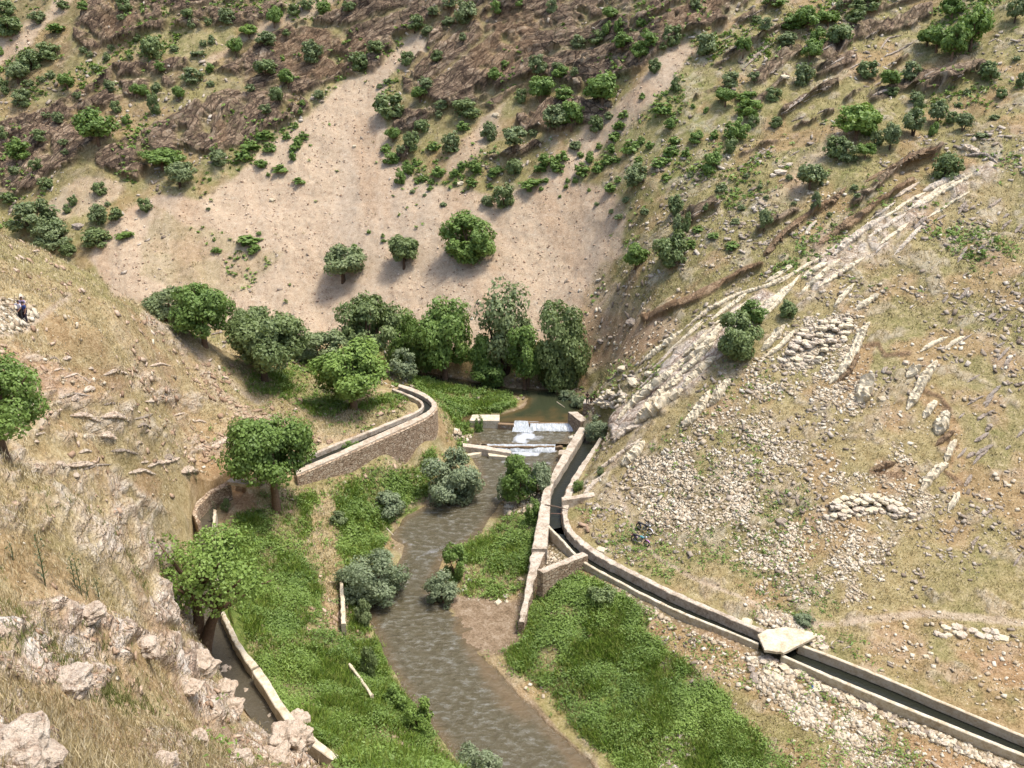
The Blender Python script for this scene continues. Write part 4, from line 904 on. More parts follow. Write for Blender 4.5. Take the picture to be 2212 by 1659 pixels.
o = prism('fallen_slab', [(1008, 981), (1024, 978), (1040, 977), (1034, 981), (1012, 985)], .45, -.2, M_LIMEY, None, .03, 3); tag(o, 'smaller fallen cream slab at the water edge left of the long beam foot', 'slab')
o = prism('fallen_slab', [(1054, 979), (1100, 984), (1098, 988), (1056, 985)], .45, -.2, M_LIMEY, None, .03, 3); tag(o, 'longer fallen cream slab in front of the beam end', 'slab')
o = prism('fallen_slab', [(1208, 972), (1234, 972), (1230, 980), (1205, 982)], 1.0, -.2, M_MASON, None, .05, 3); tag(o, 'brown stone block against the river wall below the second rapid', 'block')
# ------------------------------------------------------------------ foliage
def leaf_mat(name, c1, c2, tr=.25):
    m = NT(name); P = m.n('NewGeometry').outputs['Position']
    at = m.n('Attribute', attribute_name='tint'); oi = m.n('ObjectInfo').outputs['Random']
    a = m.math('ADD', m.math('MULTIPLY', at.outputs['Fac'], .7), m.math('MULTIPLY', oi, .3))
    c = m.mix(a, c1, c2); n1 = m.noise(P, .9, 2); c = m.mix(m.math('MULTIPLY', n1, .22), c, tuple(x*.6 for x in c1))
    m.link(c, m.b.inputs['Base Color']); m.b.inputs['Roughness'].default_value = .55; m.b.inputs['Specular IOR Level'].default_value = .3
    tl = m.n('BsdfTranslucent'); m.link(m.mix(.3, c, (.2, .3, .03, 1)), tl.inputs[0]); mxs = m.n('MixShader'); mxs.inputs[0].default_value = tr
    m.link(m.b.outputs[0], mxs.inputs[1]); m.link(tl.outputs[0], mxs.inputs[2]); m.link(mxs.outputs[0], m.out.inputs[0])
    return m.m
LM = {'d': leaf_mat('dark_oak_leaves', (.100, .140, .046), (.190, .238, .086)),
      'g': leaf_mat('grey_green_leaves', (.118, .154, .060), (.215, .258, .112)),
      'b': leaf_mat('bright_green_leaves', (.098, .160, .034), (.195, .285, .064), .3),
      'y': leaf_mat('fresh_green_leaves', (.120, .190, .036), (.240, .340, .074), .3),
      'w': leaf_mat('willow_leaves', (.140, .178, .090), (.265, .310, .175), .3)}
M_BARK = stone_mat('bark', [(0, D(60, 44, 34)), (.5, D(112, 88, 68)), (1, D(160, 134, 108))], 3, .7, .08)
M_BARKD = stone_mat('dark_bark', [(0, D(48, 36, 28)), (.5, D(84, 66, 52)), (1, D(118, 96, 76))], 3, .7, .08)
def leaves(cent, nrm, size, r, aspect=1.6, keep_up=.35):
    """rhombic leaf faces at cent, facing about nrm"""
    n = len(cent)
    d = nrm+r.normal(0, .55, (n, 3)); d[:, 2] += keep_up; d /= np.linalg.norm(d, axis=1, keepdims=True)
    t = np.cross(d, r.normal(0, 1, (n, 3))); t /= np.linalg.norm(t, axis=1, keepdims=True)+1e-9; b = np.cross(d, t)
    s = (size*(.6+.8*r.random(n)))[:, None]
    co = np.stack([cent-t*s*aspect*.5, cent-b*s*.5+d*s*.12, cent+t*s*aspect*.5, cent+b*s*.5+d*s*.12], 1).reshape(-1, 3)
    f = np.arange(n*4).reshape(n, 4); return co, f
def crown_mesh(seed, shape, N, leaf, lobes=30, hole=.3):
    """unit crown: x,y about -.5..+.5, z 0..1"""
    r = np.random.RandomState(seed); L = []
    for i in range(lobes):
        for _ in range(200):
            p = np.array([r.uniform(-.5, .5), r.uniform(-.5, .5), r.uniform(0, 1)])
            q = p[:2]/.5; z = p[2]
            if shape == 'bush': e = q[0]**2+q[1]**2+((z-.42)/.58)**2
            elif shape == 'dome': e = q[0]**2+q[1]**2+((z-.58)/(.42 if z > .58 else .34))**2
            elif shape == 'umbrella': e = q[0]**2+q[1]**2+((z-.68)/.32)**2
            elif shape == 'tall': e = (q[0]/.85)**2+(q[1]/.85)**2+((z-.52)/.48)**2
            elif shape == 'low': e = q[0]**2+q[1]**2+((z-.3)/.7)**2
            else: e = q[0]**2+q[1]**2+((z-.58)/.42)**2
            if .12 < e < .74: break
        L.append((p, r.uniform(.10, .20)))
    cen = np.array([0, 0, {'bush': .4, 'dome': .58, 'umbrella': .66, 'tall': .5, 'low': .25}.get(shape, .55)])
    pts = []; nr_ = []; ti = []
    per = np.array([l[1]**2 for l in L]); per = (per/per.sum()*N).astype(int)+1
    for (p, R), k in zip(L, per):
        tw = r.random()
        v = r.normal(0, 1, (k, 3)); v /= np.linalg.norm(v, axis=1, keepdims=True)
        rad = R*(1-.55*r.random(k)**2)
        lump = 1+.28*np.array([mnoise.noise(Vector((a[0]*2.3+seed, a[1]*2.3, a[2]*2.3))) for a in v])
        c = p+v*(rad*lump)[:, None]*np.array([1, 1, .85])
        o = c-cen; o /= np.linalg.norm(o, axis=1, keepdims=True)+1e-9
        pts.append(c); nr_.append(v*.6+o*.5); ti.append(np.clip(tw*.6+.4*r.random(k), 0, 1))
    c = np.concatenate(pts); n = np.concatenate(nr_); t = np.concatenate(ti)
    zmin = {'bush': .0, 'low': .0, 'dome': .26, 'umbrella': .42, 'round': .24, 'tall': .13}.get(shape, .12)
    k = c[:, 2] > zmin; c = c[k]; n = n[k]; t = t[k]
    # scattered gaps
    g_ = np.array([mnoise.noise(Vector((a[0]*7+seed*3, a[1]*7, a[2]*7))) for a in c]); k = g_ > -hole-.1*r.random(len(c)); c = c[k]; n = n[k]; t = t[k]
    co, f = leaves(c, n, np.full(len(c), leaf), r)
    me = np_mesh('crown', co, f); fattr(me, 'tint', np.repeat(t, 4)); return me, L
def trunk_mesh(seed, L, shape, fat=.03, nl=7, fork=False, lean=0.0):
    r = random.Random(seed); mb = MB(); h0 = {'bush': .12, 'low': .08, 'dome': .34, 'umbrella': .42, 'tall': .2}.get(shape, .28)
    stems = [(-.05, .02), (.05, -.03)] if fork else [(0, 0)]
    for sx, sy in stems:
        top = Vector((sx*2+lean*.4, sy*2, h0)); mb.tube([(sx*.3, sy*.3, -.12), (sx*.6, sy*.6, .02), Vector((sx+lean*.2, sy, h0*.55)), top], [fat*1.7, fat*1.25, fat, fat*.85], 8)
        Ls = sorted(L, key=lambda l: r.random())[:nl]
        for p, R in Ls:
            p = Vector(p); mid = top.lerp(p, .5)+Vector((r.uniform(-.05, .05), r.uniform(-.05, .05), -.03))
            mb.tube([top-Vector((0, 0, .03)), mid, p, p+(p-mid)*.3], [fat*.7, fat*.45, fat*.22, fat*.08], 6)
    return mesh('trunk', mb.v, mb.f, True)
PROTO = {}
def proto(kind, shape, var, N, leaf, fork=False):
    key = (kind, shape, var, N, fork)
    if key not in PROTO:
        sd_ = len(PROTO)*13+5; cm_, L = crown_mesh(sd_, shape, N, leaf); cm_.materials.append(LM[kind])
        tm = trunk_mesh(sd_, L, shape, .04 if shape in ('dome', 'round', 'umbrella') else .028, 7, fork); tm.materials.append(M_BARKD if kind in 'dg' else M_BARK); PROTO[key] = (cm_, tm)
    return PROTO[key]
SHAPEN = {'bush': 'shrub', 'low': 'shrub', 'dome': 'tree', 'umbrella': 'tree', 'round': 'tree', 'tall': 'tree'}
def place(x, y, w, h, kind='d', shape='bush', label=None, name=None, cat=None, group='shrubs and trees on the far slopes', N=1500, leaf=.075, var=None, fork=False, zfix=None, small=False, trunk=True, rot=None):
    if zfix is None: p, n_ = hit(x, y)
    else: p = Vector([float(c) for c in atZ(x, y, zfix)])
    m = mpx(p); dep = math.atan2(CAM_H-p.z, math.hypot(p.x, p.y))
    wm = w*m; hm = max(.4*wm, (h*m-.15*wm*math.sin(dep))/math.cos(dep))
    var = rnd.randrange(4) if var is None else var
    cm_, tm = proto(kind, shape, var, N, leaf, fork)
    p = Vector(p)-Vector((0, 0, .1*min(1, wm*.2)))
    nm_ = name or SHAPEN[shape]; a = rnd.uniform(0, 6.28) if rot is None else rot
    if small:
        o = bpy.data.objects.new(nm_, cm_); C.objects.link(o)
    else:
        o = empty(nm_, p); c = bpy.data.objects.new('crown', cm_); C.objects.link(c); c.parent = o
        if trunk: t = bpy.data.objects.new('trunk', tm); C.objects.link(t); t.parent = o
    o.location = p; o.rotation_euler = (0, 0, a); o.scale = (wm*rnd.uniform(.95, 1.1), wm*rnd.uniform(.9, 1.1), hm)
    cat = cat or nm_
    if label: tag(o, label, cat, group)
    else: auto(o, auto_desc(x, y, w, h, kind, shape), cat, group, p)
    return o
ZN = [([(0, 0), (180, 0), (60, 160), (0, 200)], 'by the top left gully'), ([(0, 200), (150, 180), (430, 60), (620, 20), (560, 110), (330, 150), (100, 260), (0, 330)], 'on the upper left shelf'),
      ([(180, 0), (620, 0), (620, 30), (380, 60), (160, 120)], 'in the topmost left cliffs'), ([(560, 0), (860, 0), (830, 150), (640, 200), (560, 200), (430, 150)], 'around the red brown cliff'),
      ([(0, 260), (420, 120), (430, 330), (250, 370), (0, 480)], 'among the left rock ribs'), ([(400, 150), (700, 190), (700, 380), (430, 400), (330, 330)], 'along the big left cliff'),
      ([(0, 400), (420, 360), (420, 560), (0, 600)], 'below the left cliffs'), ([(820, 120), (1120, 0), (1500, 0), (1480, 90), (1050, 250), (980, 350), (800, 350)], 'about the central cliffs'),
      ([(1000, 150), (1480, 60), (1420, 230), (1250, 320), (1000, 330)], 'right of the central cliffs'), ([(800, 330), (1260, 290), (1200, 430), (830, 430)], 'at the scree top edge'),
      ([(200, 400), (1300, 400), (1300, 660), (200, 660)], 'on the open scree slope'), ([(1230, 180), (1700, 60), (1700, 330), (1400, 450), (1230, 420)], 'on the green streaked slope'),
      ([(1280, 330), (1700, 330), (1640, 560), (1400, 700), (1260, 700)], 'above the river bend'), ([(1550, 0), (1900, 0), (1900, 220), (1500, 220)], 'among upper right rock bands'),
      ([(1850, 0), (2212, 0), (2212, 240), (1850, 240)], 'in the top right corner'), ([(1650, 200), (2212, 200), (2212, 420), (1650, 420)], 'above the right ridge')]
def zone(x, y):
    for P, t in ZN:
        if inside(np.array([float(x)]), np.array([float(y)]), P)[0]: return t
    return 'on the far hillside'
CN = {'d': 'dark green', 'g': 'grey green', 'b': 'bright green', 'y': 'fresh yellow green', 'w': 'silvery green'}
def auto_desc(x, y, w, h, kind, shape):
    sz = 'tiny' if w < 14 else 'small' if w < 24 else 'medium' if w < 42 else 'large' if w < 75 else 'very large'
    return f"{sz} {CN[kind]} {SHAPEN[shape]} {zone(x, y)}"
T1 = """45,110,110,110,d 60,225,180,130,d 250,150,110,80,g 415,60,90,60,d 370,210,130,60,bl 540,60,80,60,b 205,450,150,150,d 325,380,160,110,d 120,540,150,130,gT 35,610,80,110,d 140,690,130,120,g 8,355,40,60,b 330,510,60,60,g 440,580,120,110,bT
690,395,50,60,g 720,320,40,35,g 845,385,40,35,g 890,265,60,50,d 990,375,150,160,d 810,85,100,100,d 785,130,50,40,g 1215,110,80,60,d 1240,180,60,70,g 1350,165,50,60,d 1475,150,110,100,g 1615,240,130,80,yT 1530,370,100,130,bT 1780,180,110,130,bT 1320,300,50,45,g 1375,285,50,60,g 1725,290,140,90,g
1900,105,80,80,d 1990,60,90,70,d 2100,80,100,80,b 2030,400,150,150,g 1860,230,60,40,d 1255,540,150,110,g 1360,470,60,70,b 1040,460,80,70,b 1160,650,90,90,bT 885,625,80,80,bT 945,640,80,90,bT 1005,740,80,150,d 1020,600,70,70,g 755,730,70,80,d 710,590,80,80,g 640,940,250,230,bT 380,790,80,70,g 825,800,70,60,b
260,910,100,80,d 410,940,60,45,g 130,1030,140,140,b 235,1100,90,80,d 1720,470,150,100,d 1870,560,110,110,bT 1790,650,90,100,d 1720,730,80,60,g 1620,590,60,50,g 2065,640,80,60,g 1410,1070,110,120,g 300,1225,100,90,d 650,1265,90,90,d 475,1330,60,80,d 435,1380,50,60,d 945,1375,90,100,d 55,1310,90,80,d 640,1450,130,140,g 750,1425,110,90,d
630,1590,180,140,d 445,1650,110,90,d 30,900,60,80,d 270,530,50,40,g 1720,900,120,60,bl 1620,970,120,60,bl 1580,1030,120,70,bl 1690,1080,90,50,bl 1745,980,90,60,bl 1820,1110,120,50,bl 1910,980,80,60,bl 1930,940,70,60,bl 1970,900,60,50,bl 1900,1040,50,60,bl 1940,1185,90,40,bl 1915,830,40,40,bl 1945,735,40,40,bl 1960,680,40,35,bl 1860,900,60,50,bl
1740,1140,30,25,bl 1620,1580,150,40,bl 1650,1640,80,60,bl 1405,1630,80,30,bl 810,1540,110,35,bl 1390,1560,26,25,bl 1680,1520,40,25,bl 90,1130,80,60,g 420,1000,50,40,g 580,370,50,40,g 620,460,50,40,g 540,340,60,40,g 1130,330,60,40,g 1290,360,90,30,gl 1370,560,60,40,g 500,640,60,50,g 300,760,60,40,g 190,560,60,50,g 700,1330,40,30,gl 1350,1360,30,20,gl"""
T2 = """50,70,80,70,d 475,200,130,110,d 600,95,80,60,g 700,40,100,60,g 810,150,150,150,g 700,165,80,60,g 1005,90,90,100,b 1150,40,60,50,b 1360,80,80,90,g 1740,130,110,80,bT 560,230,70,70,g 220,340,110,80,d 120,450,140,130,d 425,425,95,95,d 615,400,90,80,d 790,260,60,50,g 1650,290,130,100,d 1535,310,100,90,g 1725,220,80,80,b 1800,210,80,90,b
1940,180,70,80,b 1980,300,120,110,b 2140,300,120,140,d 2080,320,60,50,d 1820,310,130,100,b 1930,400,120,120,bT 2030,475,85,100,d 1265,470,120,120,g 1400,440,80,40,g 1420,520,120,90,bT 1510,490,60,60,g 995,520,100,80,b 1060,430,50,40,b 540,570,100,80,g 510,660,130,110,bT 310,770,190,170,d 650,700,90,60,g 635,760,50,50,g 815,760,190,130,d 1165,670,80,100,d
1290,660,170,170,bT 1450,640,140,90,b 1690,690,240,220,bT 1490,850,170,200,bT 1380,820,160,150,g 1650,850,100,120,d 1735,770,60,50,g 520,850,110,90,d 455,970,110,140,d 335,920,90,100,bT 290,980,80,50,bl 320,1060,110,90,b 390,990,60,60,g 715,980,120,140,g 600,970,110,60,bl 790,840,80,60,bl 960,910,100,130,g 1120,970,180,150,gT 1240,880,60,50,g 1120,1130,110,120,d
1515,970,80,60,g 1430,1040,100,70,bl 380,1190,80,100,b 430,1130,90,90,b 480,1070,60,50,bl 630,1140,100,70,bl 585,1190,50,40,bl 530,1175,60,40,bl 490,1190,40,30,bl 575,1230,50,30,bl 460,1250,40,25,gl 730,1150,60,60,bl 780,1090,60,50,bl 860,1120,110,90,b 845,1200,80,50,bl 740,1190,50,30,bl 1330,1080,120,90,b 1400,1110,80,70,bl 1290,1110,80,60,bl 1000,1140,110,70,b
965,1210,50,25,bl 1230,1210,140,40,bl 1320,1180,50,30,bl 1220,1240,40,25,bl 1295,1230,40,25,bl 1055,1345,150,170,d 950,1330,90,70,g 410,1690,200,170,dT 1910,1200,165,150,g 1465,1180,35,30,bl 1455,1220,30,30,bl 1515,1180,50,40,bl 1605,1240,30,25,bl 1745,1240,80,60,bl 1790,1180,50,40,bl 1415,1280,20,20,bl 1655,1330,40,25,gl 1750,1380,40,30,gl 1800,1420,80,40,gl
1965,1390,70,50,gl 1845,1310,60,40,gl 660,1335,50,30,gl 1560,1130,100,80,bl 1660,1110,90,70,bl 1720,1060,90,60,bl 1870,990,110,90,bl 1770,910,100,60,bl 1800,840,90,60,bl 1830,760,80,50,bl 1950,640,50,40,bl 2080,730,130,70,bl 2140,830,90,80,b 2160,940,90,60,bl 2060,1080,110,70,bl 2140,1010,100,70,bl 1750,990,60,60,bl 1550,1020,50,40,bl 1610,1050,60,80,b
1670,960,50,40,bl 1780,1050,60,40,bl 1940,930,60,50,bl 2000,960,60,50,bl 2100,1160,60,40,bl 2110,1060,60,40,bl 1930,1060,70,50,bl 2165,600,70,110,d 2165,1400,110,150,d 2180,1510,90,130,g 180,1510,30,25,bl 270,1535,30,25,bl 275,1565,40,20,bl 85,1605,40,30,bl 1060,1320,40,30,bl 540,1270,30,20,gl 300,540,60,35,gl 250,570,50,30,gl"""
T3 = """80,60,80,70,g 600,40,170,60,b 155,350,150,140,g 390,370,120,130,bT 530,190,90,80,g 480,150,70,50,d 700,190,150,100,b 810,200,180,150,bT 940,170,150,110,bT 670,290,130,90,g 870,290,110,110,b 820,400,140,140,bT 1010,280,180,140,d 780,550,140,150,g 1010,60,60,60,g 1180,80,200,110,d 1110,150,120,90,d 1740,130,150,150,bT 1740,395,170,230,bF 1640,340,190,180,bT 1580,300,130,110,bT
1860,330,200,280,yT 2150,150,130,150,gT 1985,520,150,130,d 2190,570,70,110,d 2060,640,70,70,d 1480,520,120,130,g 1340,570,140,120,bT 1190,510,130,120,d 300,560,110,100,g 275,690,140,130,bT 430,750,160,120,y 455,820,80,80,d 585,650,110,90,d 600,830,80,80,d 460,520,80,60,g 350,900,170,150,b 310,990,100,110,d 190,1110,130,150,b 90,920,100,80,b
200,900,60,60,bl 20,1010,70,60,bl 1120,910,290,240,yT 1200,880,110,130,b 1490,880,150,180,gF 1650,800,130,140,gT 1735,800,70,80,d 1815,850,110,120,gF 1340,970,130,170,gT 1250,940,90,100,g 1180,1030,120,110,bT 1060,1050,150,150,g 980,1020,150,150,d 1620,880,60,100,b 1530,720,70,100,d 1500,660,90,80,g 1350,620,90,60,d 1840,610,50,40,gl 1790,690,50,30,gl
820,1230,180,180,gF 1705,1150,190,190,d 850,1390,70,140,gT 525,1510,100,160,gT 410,640,130,50,bl 150,730,40,40,bl 65,700,30,30,bl 50,1150,40,40,gl 690,1160,50,35,gl 410,1150,50,30,gl 2160,390,50,30,gl 20,1500,60,140,d 150,1360,40,50,d 1930,890,90,30,gl 2020,770,70,30,gl 540,1290,40,30,gl 720,1330,40,30,gl 500,1220,40,30,gl 900,1200,40,30,gl
950,1400,40,30,gl 1110,1230,60,40,gl 1130,1280,50,35,gl 100,1500,80,40,bl 200,1540,90,40,bl 320,1610,90,50,bl 60,1600,80,50,bl 380,1360,60,40,gl 340,1450,60,40,gl 250,1240,80,60,gl"""
def run_list(txt, ox):
    for it in txt.split():
        a = it.split(','); x, y, w, h = [float(q) for q in a[:4]]; k = a[4][0]; f = a[4][1:]
        x = ox+x/3; y = y/3; w /= 3; h /= 3
        if f == 'l': place(x, y, w, max(h, w*.4), k, 'low', N=500, leaf=.13, small=True)
        elif f == 'T': place(x, y, w, h, k, 'dome', N=2600, leaf=.06)
        elif f == 'F': place(x, y, w, h, k, 'dome', N=2600, leaf=.06, fork=True)
        else: place(x, y, w, h, k, 'bush', N=2000 if w > 22 else 800, leaf=.07 if w > 22 else .1, small=(w < 22))
run_list(T1, 0); run_list(T2, 737.3); run_list(T3, 1474.7)
GP = 'trees standing alone on the slopes'
place(352, 366, 92, 46, 'b', 'dome', 'broad light green tree just behind and left of its twin below the big dark cliff', group=GP, N=5000, leaf=.045)
place(389, 405, 70, 58, 'g', 'dome', 'round short trunked green tree, front one of the pair below the dark cliff', group=GP, N=5000, leaf=.045)
place(73, 505, 104, 82, 'g', 'bush', 'large round grey green tree at the far left, the upper one of two touching', group=GP, N=5000, leaf=.045)
place(118, 540, 84, 74, 'g', 'bush', 'large dark round tree at far left, the lower one of two touching', group=GP, N=5000, leaf=.045)
place(1014, 560, 124, 112, 'b', 'bush', 'biggest bushy tree alone in the middle of the pale scree', group=GP, N=8000, leaf=.035)
place(742, 606, 96, 78, 'g', 'dome', 'rounded grey green tree on the scree, left of the dark short trunked one', group=GP, N=6000, leaf=.04)
place(873, 578, 72, 72, 'd', 'dome', 'small dark tree with a visible trunk between the two larger trees on the scree', group=GP, N=5000, leaf=.045)
place(1372, 584, 56, 62, 'b', 'dome', 'small bright tree on a thin trunk above the river bend, left of a dark bush', group=GP, N=3000, leaf=.055)
place(1448, 578, 76, 86, 'd', 'bush', 'dark bushy tree above the river bend, right of the small bright tree', group=GP, N=4000, leaf=.05)
place(1592, 768, 100, 108, 'd', 'bush', 'big dark double bush on the pale slanting slabs', group=GP, N=8000, leaf=.04)
place(1622, 695, 64, 52, 'b', 'bush', 'greener bush growing just above and behind the big dark double bush', group=GP, N=4000, leaf=.05)
place(1699, 686, 40, 42, 'd', 'bush', 'small dark bush alone right of the double bush on the slabs', group=GP, N=2500, leaf=.06)
# trees round the river
GR = 'trees along the river and terraces'
place(362, 700, 98, 92, 'g', 'bush', 'rounded grey green tree half hidden behind the left ridge', group=GR, N=8000, leaf=.035)
place(443, 748, 150, 150, 'b', 'round', 'dense green tree with a short dark leaning trunk on the left terrace edge', group=GR, N=14000, leaf=.028)
place(545, 775, 110, 120, 'd', 'round', 'dark green tree crowded between the leaning trunk tree and the big grey green one', group=GR, N=9000, leaf=.03)
place(572, 822, 168, 168, 'd', 'round', 'big dark grey green spreading tree casting a shadow on the terrace', group=GR, N=16000, leaf=.027)
place(690, 790, 120, 92, 'g', 'bush', 'lower grey green tree behind the bright round terrace tree', group=GR, N=8000, leaf=.033)
place(765, 884, 182, 150, 'y', 'round', 'brightest yellow green round tree on the terrace inside the canal curve', group=GR, N=16000, leaf=.026)
place(806, 800, 138, 172, 'd', 'round', 'tall dark plane tree at the left end of the riverside row', group=GR, N=14000, leaf=.028)
place(872, 800, 92, 132, 'b', 'tall', 'mid green plane tree second in the riverside row', group=GR, N=9000, leaf=.033)
place(962, 822, 138, 175, 'b', 'round', 'broad green plane tree with drooping boughs in the middle of the riverside row', group=GR, N=14000, leaf=.028)
place(920, 812, 76, 110, 'b', 'tall', 'leafy plane tree squeezed left of the broad drooping one', group=GR, N=7000, leaf=.036)
place(1092, 806, 132, 195, 'g', 'tall', 'thin open crowned plane tree with bare grey limbs showing', group=GR, N=4200, leaf=.032, fork=True)
place(1042, 822, 64, 110, 'b', 'tall', 'narrow leaning clump of leaves left of the open crowned tree foot', group=GR, N=5000, leaf=.04)
place(1136, 838, 104, 146, 'b', 'round', 'round green plane tree at the water edge with a forked trunk', group=GR, N=11000, leaf=.03, fork=True)
place(1210, 825, 134, 205, 'd', 'bush', 'tallest dense plane tree at the right end of the riverside row', group=GR, N=15000, leaf=.027)
place(872, 818, 70, 68, 'w', 'bush', 'bluish green bush under the dark riverside trees', group=GR, N=4000, leaf=.045)
place(1056, 832, 76, 58, 'b', 'bush', 'low bush hanging over the bank left of the round plane tree', group=GR, N=4000, leaf=.045)
GW_ = 'willow bushes in the river bed'
place(978, 1080, 132, 120, 'w', 'bush', 'big rounded silvery willow bush left of the gravel islet', 'willow_bush', 'willow', GW_, N=14000, leaf=.026)
place(1122, 1088, 84, 104, 'b', 'tall', 'upright bright green willow bush right of the gravel islet', 'willow_bush', 'willow', GW_, N=8000, leaf=.034)
place(1160, 1072, 66, 88, 'w', 'bush', 'silvery willow behind the bright one, against the river wall', 'willow_bush', 'willow', GW_, N=5000, leaf=.04)
place(1095, 1082, 50, 60, 'w', 'bush', 'thin silvery willow at the left foot of the bright upright one', 'willow_bush', 'willow', GW_, N=2500, leaf=.05)
place(800, 1292, 152, 122, 'w', 'bush', 'wide silvery willow leaning over the left edge of the rapid bend', 'willow_bush', 'willow', GW_, N=15000, leaf=.024)
place(958, 1302, 76, 72, 'w', 'bush', 'ragged grey willow at the tip of the green islet', 'willow_bush', 'willow', GW_, N=6000, leaf=.036)
place(985, 1250, 60, 80, 'b', 'bush', 'loose green willow along the left side of the green islet', 'willow_bush', 'willow', GW_, N=4000, leaf=.045)
place(1292, 955, 60, 64, 'w', 'bush', 'feathery silver green bush overhanging the head of the right canal', 'willow_bush', 'willow', GW_, N=5000, leaf=.038)
place(1035, 1690, 110, 92, 'w', 'bush', 'feathery pale willow tip at the bottom edge of the river', 'willow_bush', 'willow', GW_, N=7000, leaf=.032)
place(1250, 880, 36, 34, 'w', 'bush', 'small grey green bush left of the lookout platform', 'willow_bush', 'willow', GW_, N=2500, leaf=.06)
place(1225, 866, 34, 30, 'w', 'bush', 'small grey green bush at the far right shore of the pool', 'willow_bush', 'willow', GW_, N=2000, leaf=.06)
GF = 'leafy bushes on the river banks'
for a in ((860, 1530, 60, 60, 'b', 'broad leaved bush above the fig like clump on the left bank'), (906, 1578, 66, 66, 'y', 'largest fresh green broad leaved bush on the left bank near the bottom'), (800, 1462, 40, 70, 'd', 'narrow dark bush at the end of the thin low wall'),
          (845, 1110, 74, 60, 'w', 'low silvery green bush on the left bank above the river bend'), (785, 1350, 40, 60, 'g', 'dark weedy bush below the wide silvery willow'), (1150, 1130, 40, 60, 'b', 'green bush at the foot of the river wall'),
          (1035, 935, 22, 44, 'b', 'bright sprig bush growing over the end of the weir slab'), (1248, 1060, 22, 28, 'b', 'small green bush beside the canal above the stub wall'), (1297, 1028, 18, 22, 'g', 'small tuft bush on the tan bank above the canal'),
          (488, 1105, 20, 30, 'd', 'small dark green bush beside the culvert channel'), (758, 978, 34, 34, 'b', 'bright small bush growing from the top of the curved canal wall'), (875, 958, 26, 30, 'g', 'tuft bush high on the face of the curved canal wall'),
          (815, 968, 20, 24, 'g', 'little grey bush low on the face of the curved canal wall'), (1738, 1347, 44, 22, 'w', 'low bluish green bush above the slab bridge'), (1300, 1300, 60, 40, 'd', 'darker weedy bush at the top of the right green flat'), (730, 1130, 40, 30, 'g', 'low green bush at the head of the tan strip')):
    place(a[0], a[1], a[2], a[3], a[4], 'bush', a[5], 'bush', 'bush', GF, N=3000, leaf=.05)
# the near trees
place(598, 1102, 200, 200, 'b', 'umbrella', 'broad walnut like tree with a stout dark trunk beside the culvert', group='near trees', N=24000, leaf=.022, rot=.4)
t_ = place(436, 1388, 262, 240, 'y', 'umbrella', 'near light green tree with two slanting trunks over the left channel', group='near trees', N=10000, leaf=.0175, fork=True, rot=.9)
t_.rotation_euler = (0, math.radians(13), .15)
place(8, 985, 210, 240, 'b', 'round', 'leafy tree cut by the left edge of the view', group='near trees', N=16000, leaf=.02, zfix=None)
# ------------------------------------------------------------------ uncountable ground cover
PVX, PVY, PD = proj(XT, YT, ZT)
topv = np.minimum.accumulate(PVY, axis=0)
VIS = (PVY <= topv+6) & (PVX > -260) & (PVX < 2480) & (PVY > -160) & (PVY < 1860)
NT_ = normals(XT, YT, ZT)
CO = np.stack([XT, YT, ZT], -1).reshape(-1, 3); NOR = NT_.reshape(-1, 3); DEP = PD.ravel()
# area of screen each vertex stands for is nearly even, so weights alone set the density
def pick(wt, n, r):
    w = (wt*VIS*cm).ravel(); w = np.clip(w, 0, None); s = w.sum()
    if s <= 0: return np.zeros(0, int)
    return r.choice(len(w), n, p=w/s)
def jitter(i, r):
    d = DEP[i][:, None]*.0022; t = r.normal(0, 1, (len(i), 3))*d; nn = NOR[i]; t -= nn*(t*nn).sum(1)[:, None]; return CO[i]+t
def blades(name, idx, per, h, wpx, mat, spread, r, lean=.35, hn=None):
    p = np.repeat(jitter(idx, r), per, 0); d = np.repeat(DEP[idx], per); n = len(p)
    p[:, :2] += r.normal(0, spread, (n, 2)); H = h*(.5+r.random(n)); 
    if hn is not None: H *= np.repeat(hn, per)
    a = r.uniform(0, 6.283, n); wd_ = np.maximum(.006, wpx*d/FPX*.5)
    tip = p.copy(); tip[:, 0] += r.normal(0, lean, n)*H; tip[:, 1] += r.normal(0, lean, n)*H; tip[:, 2] += H
    dx = np.stack([np.cos(a)*wd_, np.sin(a)*wd_, 0*a], -1); p = p-np.array([0, 0, .04])
    mid = (p+tip)/2+np.array([0, 0, .08])*H[:, None]
    co = np.stack([p-dx, p+dx, mid+dx*.8, tip, mid-dx*.8], 1).reshape(-1, 3); f = np.arange(n*5).reshape(n, 5)
    me = np_mesh(name, co, f); fattr(me, 'tint', np.repeat(r.random(n), 5)); o = link(name, me, mat); o['kind'] = 'stuff'; o['category'] = 'grass'; return o
def grass_mat(name, stops):
    m = NT(name); at = m.n('Attribute', attribute_name='tint'); P = m.n('NewGeometry').outputs['Position']; n1 = m.noise(P, .5, 3)
    m.link(m.ramp(m.math('ADD', m.math('MULTIPLY', at.outputs['Fac'], .6), m.math('MULTIPLY', n1, .5)), stops), m.b.inputs['Base Color']); m.b.inputs['Roughness'].default_value = .8; m.b.inputs['Specular IOR Level'].default_value = .15
    return m.m
M_STRAW = grass_mat('dry_grass', [(0, D(134, 120, 74)), (.35, D(186, 166, 114)), (.6, D(222, 202, 156)), (1, D(244, 232, 204))])
M_GGR = grass_mat('green_grass', [(0, D(72, 84, 38)), (.5, D(122, 132, 68)), (1, D(170, 166, 104))])
M_TUFT = grass_mat('hill_grass', [(0, D(106, 104, 60)), (.4, D(156, 142, 96)), (.75, D(196, 176, 132)), (1, D(220, 204, 166))])
r5 = np.random.RandomState(3)
